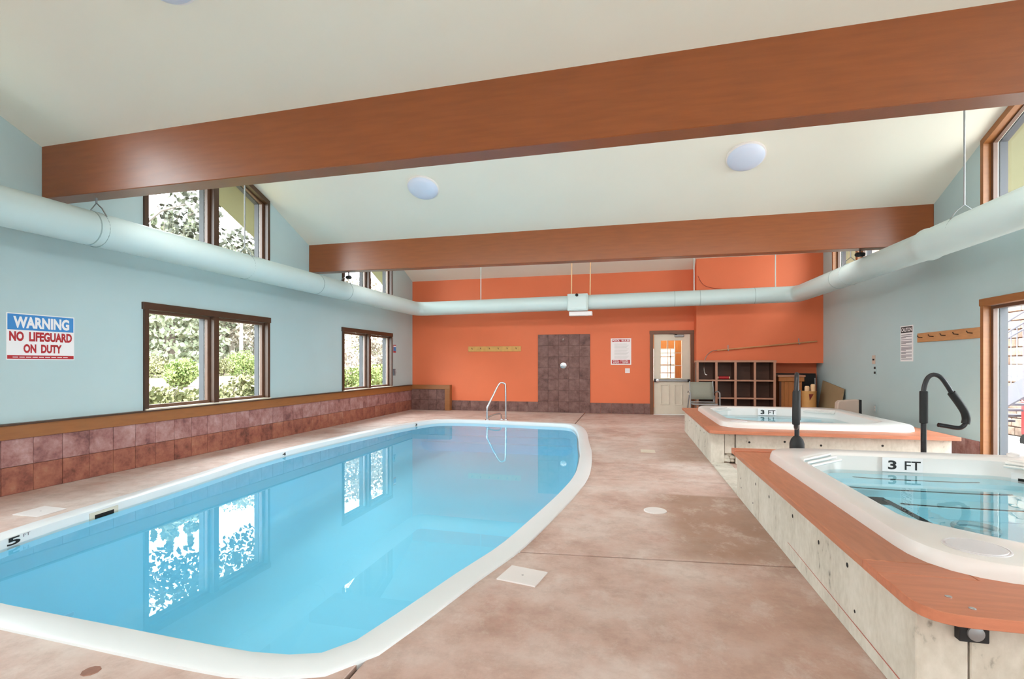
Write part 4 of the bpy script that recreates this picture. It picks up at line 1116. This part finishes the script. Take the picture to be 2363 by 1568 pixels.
def plate(name, label, cat, org, R_, wd, ht, mat, parts):
    r = thing(name, label, cat, org)
    quad_box('plate', mat, r, org, R_, U_, wd, ht, .006, bevel=.002)
    for (dx, dz, w_, h_, mm, nm) in parts:
        o_ = Vector(org)+Vector(R_)*dx+Vector((0, 0, dz)); quad_box(nm, mm, r, o_, R_, U_, w_, h_, .010)
plate('light_switch', 'white switch plate on the orange wall below the pool rules sign', 'switch', (-.10, YB, 1.02), (1, 0, 0), .115, .115, M['signwhite'], [(.035, .04, .018, .035, M['white'], 'toggle'), (.068, .04, .018, .035, M['white'], 'toggle')])
plate('timer_switch', 'white timer plate with black knob high on the aqua wall', 'switch', (XR, 10.20, 1.25), (0, -1, 0), .12, .15, M['pinkbeige'], [(.03, .06, .06, .03, M['black'], 'knob')])
plate('spa_button', 'pair of black spa buttons below the timer on the aqua wall', 'switch', (XR, 10.14, 1.06), (0, -1, 0), .10, .17, M['aqua'], [(.02, .015, .06, .04, M['black'], 'button'), (.02, .10, .06, .04, M['black'], 'button')])
plate('wall_outlet', 'pale outlet plate low on the aqua wall above the far tub rim', 'outlet', (XR, 10.13, .40), (0, -1, 0), .09, .14, M['aqua'], [(.03, .03, .03, .03, M['white'], 'socket'), (.03, .08, .03, .03, M['white'], 'socket')])
plate('fire_alarm', 'small red and blue alarm box beside the far low window', 'alarm', (XL, 11.78, 1.53), (0, 1, 0), .15, .20, M['red'], [(.01, .04, .13, .10, M['blue'], 'front_label'), (.01, .145, .13, .03, M['signwhite'], 'front_label')])
wp = thing('wall_phone', 'small grey wall phone under the alarm beside the far window', 'phone', (XL, 11.83, 1.0))
quad_box('phone_base', M['lilac'], wp, (XL, 11.77, .95), (0, 1, 0), U_, .10, .17, .03, bevel=.006)
MB().tube(rail_curve([(XL+.045, 11.80, .97), (XL+.06, 11.80, 1.03), (XL+.045, 11.80, 1.10)]), .014, 8).build('receiver', M['grey_metal'], wp, smooth=True)

# ------------------------------------------------------------------ outside, beyond the left windows
def leaves(m_, c, rad, n, size, rng, shell=.55, squash=1):
    vs, fs = [], []; b = len(m_.v)
    for i in range(n):
        while True:
            p = Vector((rng.uniform(-1, 1), rng.uniform(-1, 1), rng.uniform(-1, 1)))
            if shell < p.length < 1: break
        p = Vector((c[0]+p.x*rad[0], c[1]+p.y*rad[1], c[2]+p.z*rad[2]))
        u = Vector((rng.gauss(0, 1), rng.gauss(0, 1), rng.gauss(0, 1))).normalized(); v = u.orthogonal().normalized(); s_ = size*rng.uniform(.6, 1.3)
        v = (v+u.cross(v)*rng.uniform(-1, 1)).normalized()
        vs += [p-u*s_, p+v*s_*.55, p+u*s_, p-v*s_*.55]; k_ = b+4*i; fs.append((k_, k_+1, k_+2, k_+3))
    m_.v += [tuple(x) for x in vs]; m_.f += fs
    return m_
GZ = .25
ground('ground_left', -160, XL-.23, -60, 160, M['grassland'], 'dry grassy ground outside the left windows', 'ground')
d_ = MB(); d_.add([(-10.5, -60, GZ+.02), (-10.5, 160, GZ+.02), (-30, 160, GZ+.02), (-30, -60, GZ+.02)], [(0, 1, 2, 3)])
tag(d_.build('driveway_path', M['gravel']), 'pale pink gravel drive outside the left windows', 'path', kind='structure')
d_ = MB(); d_.add([(-34.5, -60, GZ+.02), (-34.5, 160, GZ+.02), (-40, 160, GZ+.02), (-40, -60, GZ+.02)], [(0, 1, 2, 3)])
tag(d_.build('car_park_path', M['gravel']), 'pale car park beyond the shrubs outside', 'path', kind='structure')
hl = MB(); rg = random.Random(3); NX = 24
hp = []
for j in range(4):
    for i in range(NX+1):
        y = -70+i*10; x = (-60, -80, -105, -130)[j]; hp.append((x, y, GZ-.2+(0, 6, 15, 19)[j]*(1+.25*math.sin(i*.7+j))))
hl.add(hp, [(j*(NX+1)+i, j*(NX+1)+i+1, (j+1)*(NX+1)+i+1, (j+1)*(NX+1)+i) for j in range(3) for i in range(NX)])
tag(hl.build('hill', M['leaf_tan'], smooth=True), 'brushy tan hillside far behind the trees', 'hill', kind='structure')

def shrub(x, y, w_, h, n, mat, label, seed, sz=.06, grp='shrubs outside the low windows'):
    rg = random.Random(seed); r = thing('shrub', label, 'shrub', (x, y, GZ), grp)
    st = MB()
    for i in range(7):
        a = rg.uniform(0, 2*PI); q = rg.uniform(.15, .6)*w_/2
        st.tube([(x, y, GZ), (x+math.cos(a)*q*.5, y+math.sin(a)*q*.5, GZ+h*.4), (x+math.cos(a)*q, y+math.sin(a)*q, GZ+h*.8)], [.02, .014, .006], 5)
    st.build('stem', M['bark'], r)
    m_ = MB()
    for i in range(6):
        a = rg.uniform(0, 2*PI); q = rg.uniform(0, .28)*w_
        leaves(m_, (x+math.cos(a)*q, y+math.sin(a)*q, GZ+h*rg.uniform(.32, .58)), (w_*.3, w_*.3, h*.40), n//6, sz, rg, .2)
    tag(m_.build('foliage', mat, r, fix=False), kind='stuff')
    return r
def ray(u, X):      # Y on the plane X for a pixel column of the photograph
    a = math.atan((u-1181.5)/FPX)-YAW; return X/math.tan(a)
shrub(-18.0, ray(425, -18.0), 1.9, 1.28, 3000, M['leaf_bright'], 'round bright green shrub standing on the gravel drive', 11, .07)
for i, (X, u, w_, h, lab) in enumerate([(-8.0, 365, 1.4, .66, 'low olive hedge shrub under the near pane of the big low window'), (-8.3, 440, 1.5, .60, 'low olive hedge shrub in front of the round green shrub'),
                                        (-8.0, 520, 1.4, .70, 'low olive hedge shrub under the far pane of the big low window'), (-7.9, 578, 1.3, .88, 'taller olive hedge shrub by the far jamb of the big low window'),
                                        (-7.6, 800, 1.3, 1.0, 'green shrub under the near pane of the small low window'), (-7.5, 850, 1.4, 1.1, 'green shrub behind the mullion of the small low window'),
                                        (-7.6, 885, 1.3, 1.25, 'green shrub at the far pane of the small low window')]):
    shrub(X, ray(u, X), w_, h, 1700, M['leaf_olive'] if u < 700 else M['leaf_bright'], lab, 30+i, .05)
for i, (u, w_, h) in enumerate([(350, 3.0, 2.0), (385, 2.2, 1.5), (515, 2.4, 1.7), (535, 2.2, 2.2), (555, 2.6, 2.4), (575, 2.4, 2.0), (600, 2.4, 1.7)]):
    shrub(-32.0, ray(u, -32.0), w_*.9, h*.95, 1300, M['leaf_bright'] if i > 2 else M['leaf_olive'],
          ['olive shrub at the drive edge by the near jamb', 'olive shrub at the drive edge under the conifer', 'green shrub at the drive edge next to the mullion', 'second green shrub at the drive edge from the mullion',
           'tallest green shrub at the far edge of the drive', 'green shrub at the drive edge before the last one', 'last green shrub at the drive edge by the far jamb'][i], 60+i, .09)
def conifer(x, y, h, w_, n, label, seed, mat=None, bare=.2):
    rg = random.Random(seed); r = thing('conifer_tree', label, 'tree', (x, y, GZ), 'trees outside the left windows')
    MB().tube([(x, y, GZ), (x, y, GZ+h*.6), (x, y, GZ+h)], [w_*.06, w_*.04, .02], 8).build('trunk', M['bark'], r)
    m_ = MB(); lay = 13
    for i in range(lay):
        t = i/(lay-1); z = GZ+h*(bare+(1-bare)*t); q = w_*.5*(1-t)**.85+.1
        nb = 7
        for j in range(nb):
            a = 2*PI*j/nb+i*.5+rg.uniform(-.3, .3)
            leaves(m_, (x+math.cos(a)*q*.6, y+math.sin(a)*q*.6, z-q*.12), (q*.48, q*.48, h*.035), max(6, n//(lay*nb)), w_*.035, rg, .0)
    tag(m_.build('foliage', mat or M['leaf_conifer'], r, fix=False), kind='stuff')
def broadleaf(x, y, h, w_, n, label, seed, mat, bark, sz=.1, z0=.35, nbl=10, grp='trees outside the left windows', shell=.1):
    rg = random.Random(seed); r = thing('broadleaf_tree', label, 'tree', (x, y, GZ), grp)
    MB().tube([(x, y, GZ), (x+.1, y-.05, GZ+h*.45), (x+.05, y+.1, GZ+h*.95)], [w_*.035+.04, w_*.025+.03, .015], 8).build('trunk', bark, r, smooth=True)
    br = MB(); m_ = MB()
    for i in range(nbl):
        a = rg.uniform(0, 2*PI); zz = GZ+h*rg.uniform(z0, .95); q = w_*.5*rg.uniform(.35, .95)
        e = (x+math.cos(a)*q, y+math.sin(a)*q, zz+h*.06)
        br.tube([(x+.06, y, zz-h*.08), (x+math.cos(a)*q*.5, y+math.sin(a)*q*.5, zz), e], [.035, .022, .006], 5)
        leaves(m_, e, (w_*.24, w_*.24, h*.09), n//nbl, sz, rg, shell)
    br.build('branch', bark, r)
    tag(m_.build('foliage', mat, r, fix=False), kind='stuff')
conifer(-33.5, ray(392, -33.5), 12.0, 6.5, 5200, 'dark green conifer with a clear trunk seen in the near pane', 5, None, .16)
conifer(-40.0, ray(440, -40.0), 15.0, 7.5, 3600, 'tall conifer behind the clear trunked one', 6, None, .08)
conifer(-42.0, ray(355, -42.0), 14.0, 7.5, 3200, 'conifer showing at the near jamb of the big low window', 7, None, .05)
conifer(-46.0, ray(470, -46.0), 16.0, 7.5, 3200, 'conifer behind the mullion of the big low window', 8, None, .05)
for i, (X, u, lab) in enumerate([(-44, 512, 'bare tan tree beside the mullion'), (-42, 535, 'tan twiggy tree in the middle of the far pane'), (-45, 560, 'tan tree behind the pale trunks'), (-41, 590, 'tan tree near the far jamb'), (-48, 410, 'tan tree between the conifers'),
                                 (-50, 545, 'tan tree farthest back in the far pane'), (-46, 620, 'tan tree beyond the far jamb')]):
    broadleaf(X, ray(u, X), 13, 7.5, 2600, lab, 80+i, M['leaf_tan'] if i % 3 else M['leaf_conifer'], M['palebark'], .22, .08, 16)
broadleaf(-34, ray(556, -34), 11, 4.0, 500, 'pale trunked aspen standing in the far pane', 98, M['leaf_tan'], M['palebark'], .12, .45)
# aspens close to the high windows
def aspen(x, y, label, seed, targets, n, sz=.085, mat='leaf_silhouette'):
    """tree with a bare trunk; targets: crown spots (y, z) that its boughs reach"""
    rg = random.Random(seed); r = thing('aspen_tree', label, 'tree', (x, y, GZ), 'aspens close to the high windows')
    MB().tube([(x, y, GZ), (x-.05, y+.05, 3.2), (x, y, 5.2), (x+.05, y+.1, 7.4)], [.11, .09, .06, .015], 8).build('trunk', M['palebark'], r, smooth=True)
    br = MB(); m_ = MB()
    for (ty, tz, sp) in targets:
        br.tube([(x, y, max(2.9, tz-1.0)), (x+.1, y+(ty-y)*.45, tz-.2), (x+.15, y+(ty-y)*.8, tz+.12), (x+.1, ty, tz)], [.045, .03, .018, .006], 5)
        for q in range(5):
            br.tube([(x+.1, y+(ty-y)*(.4+.12*q), tz-.1), (x+rg.uniform(-.5, .5), y+(ty-y)*(.5+.12*q), tz+rg.uniform(-.5, .7))], [.012, .004], 4)
        leaves(m_, (x, ty, tz), (.9, sp, .62), n, sz, rg, .0)
    br.build('branch', M['bark'], r)
    tag(m_.build('foliage', M[mat], r, fix=False), kind='stuff')
aspen(-10.4, ray(290, -10.4), 'aspen with leaves darkened to silhouettes reaching across the near pane of the big high window', 120, [(ray(400, -10.4), 3.95, .8), (ray(450, -10.4), 4.0, .7), (ray(440, -10.4), 4.9, .5), (ray(400, -10.4), 3.5, .7)], 230)
aspen(-11.0, ray(700, -11.0), 'aspen with leaves darkened to silhouettes reaching across the far pane of the big high window', 121, [(ray(545, -11.0), 4.2, .8), (ray(590, -11.0), 4.1, .8), (ray(575, -11), 4.8, .6), (ray(520, -11.0), 4.5, .6)], 170)
aspen(-13.0, ray(715, -13.0), 'pale leaved aspen filling the near pane of the far high window', 123, [(ray(810, -13), 4.6, 1.3), (ray(830, -13), 4.0, 1.3), (ray(850, -13), 5.0, 1.3)], 500, .09, 'leaf_tan')
aspen(-13.5, ray(955, -13.5), 'pale leaved aspen filling the far pane of the far high window', 124, [(ray(885, -13.5), 4.6, 1.4), (ray(872, -13.5), 3.9, 1.4), (ray(895, -13.5), 5.0, 1.4)], 500, .09, 'leaf_tan')
for i, (X, u, lab) in enumerate([(-27, 805, 'tan tree behind the near pane of the small low window'), (-28, 850, 'tan tree behind the mullion of the small low window'), (-27, 885, 'leafy tree behind the far pane of the small low window')]):
    broadleaf(X, ray(u, X), 9, 6, 2600, lab, 140+i, M['leaf_tan'] if i < 2 else M['leaf_olive'], M['palebark'], .16, .08, 18)
# parked car
cy = ray(455, -37); car = thing('parked_car', 'white parked car half hidden behind the round shrub', 'car', (-37, cy, GZ))
MB().prism([(cy-2.2, GZ+.35), (cy+2.2, GZ+.35), (cy+2.2, GZ+.85), (cy+1.3, GZ+.98), (cy-1.2, GZ+1.0), (cy-2.2, GZ+.85)], 'x', -37.85, -36.15).build('body', M['car'], car, bevel=.05)
MB().prism([(cy-1.3, GZ+.95), (cy+1.5, GZ+.95), (cy+.9, GZ+1.48), (cy-.7, GZ+1.5)], 'x', -37.75, -36.22).build('cabin', M['carglass'], car, bevel=.03)
MB().prism([(cy-.75, GZ+1.46), (cy+.95, GZ+1.46), (cy+.85, GZ+1.56), (cy-.6, GZ+1.58)], 'x', -37.72, -36.25).build('roof_panel', M['car'], car, bevel=.02)
for yy in (cy-1.4, cy+1.4):
    for xx in (-37.8, -36.2): MB().lathe((xx-.1, yy, GZ+.34), [(.34, 0), (.34, .2), (.2, .22)], 18, 'x').build('wheel', M['black'], car)

# ------------------------------------------------------------------ outside, beyond the right windows
ground('ground_right', XR+.201, 6.0, -60, 80, M['pave'], 'pale paved terrace outside the patio door', 'ground', 0.0)
ground('ground_yard', 6.0, 60, -60, 80, M['pave'], 'lower paved yard beyond the terrace edge', 'ground', -.75)

sw = thing('stone_wall', 'pale sandstone block wall of the building outside the patio door', 'wall', (10.5, 18, 0), kind='structure')
MB().box(10.45, 10.9, 8, 40, -.75, 7.5).build('wall_core', M['grout'], sw)
rg = random.Random(9)
stone_proto = []
for kk in range(5):
    wl_, hl_ = rg.uniform(.38, .62), .24
    o = MB().box(-.07, 0, -wl_/2, wl_/2, -hl_/2+.008, hl_/2-.008).build('stone', M['stone'], None, bevel=.02); o.parent = sw; OFF[o.name] = off_of(sw); o.location = (10.45-10.5, 14+kk*.7-18, .12); stone_proto.append((o, wl_))
zz = -.62; rows_ = 0
while zz < 4.0:
    yy = 13.2+rg.uniform(0, .3)
    while yy < 19.5:
        o, wl_ = rg.choice(stone_proto)
        piece(o, sw, (10.45-rg.uniform(0, .03), yy+wl_/2, zz)); yy += wl_+.012
    zz += .245
st = thing('outdoor_stair', 'grey stair stringer with arched iron railing outside the patio door', 'stair', (8.6, 13.4, -.75))
def zs(y): return .85+(13.4-y)*.48
MB().prism([(15.6, zs(15.6)-.43), (15.6, zs(15.6)), (11.2, zs(11.2)), (11.2, zs(11.2)-.43)], 'x', 8.3, 8.36).build('stringer', M['lilac'], st)
for i in range(13):
    y = 15.5-i*.33; MB().box(8.37, 9.4, y-.33, y, zs(y)-.05, zs(y)).build('tread', M['lilac'], st)
for dz in (1.08, 1.22, 1.46):
    MB().tube([(8.33, y, zs(13.4)+dz+(13.4-y)*.36-.10*(13.4-y)**2*(1 if y > 13.4 else .3)) for y in [11.3+.25*i for i in range(16)]], .02, 8).build('handrail', M['lilac'], st, smooth=True)
for i in range(22):
    y = 15.2-i*.18; MB().tube([(8.33, y, zs(y)-.02), (8.33, y, zs(13.4)+1.2+(13.4-y)*.36-.10*(13.4-y)**2*(1 if y > 13.4 else .3))], .011, 6).build('baluster', M['lilac'], st)
sb = thing('notice_board', 'white notice board with grey lettering outside the patio door', 'sign', (9.6, 14.6, 1.0))
quad_box('board', M['signwhite'], sb, (9.6, 15.9, .82), (0, -1, 0), UPV, 2.0, .40, .02)
for i in range(5):
    quad_box('text_line', M['greyink'], sb, (9.6, 15.8-i*.36, 1.04), (0, -1, 0), UPV, .28, .10, .024)
    quad_box('text_line', M['greyink'], sb, (9.6, 15.8-i*.36, .92), (0, -1, 0), UPV, .26, .05, .024)
MB().box(9.58, 9.66, 15.0, 15.08, -.75, .83).build('post', M['greyink'], sb)
rp = thing('red_hand_cart', 'red upright hand cart parked in the yard outside the patio door', 'cart', (9.3, 14.1, -.75))
MB().box(9.15, 9.45, 13.6, 14.60, -.45, .36).build('tray', M['redpaint'], rp, bevel=.02)
MB().tube([(9.2, 14.6, .30), (9.2, 14.72, .55), (9.4, 14.72, .55), (9.4, 14.6, .30)], .02, 8).build('push_handle', M['redpaint'], rp)
for xx in (9.10, 9.47): MB().lathe((xx-.02, 14.35, -.58), [(.17, 0), (.17, .05), (.08, .055)], 16, 'x').build('wheel', M['black'], rp)
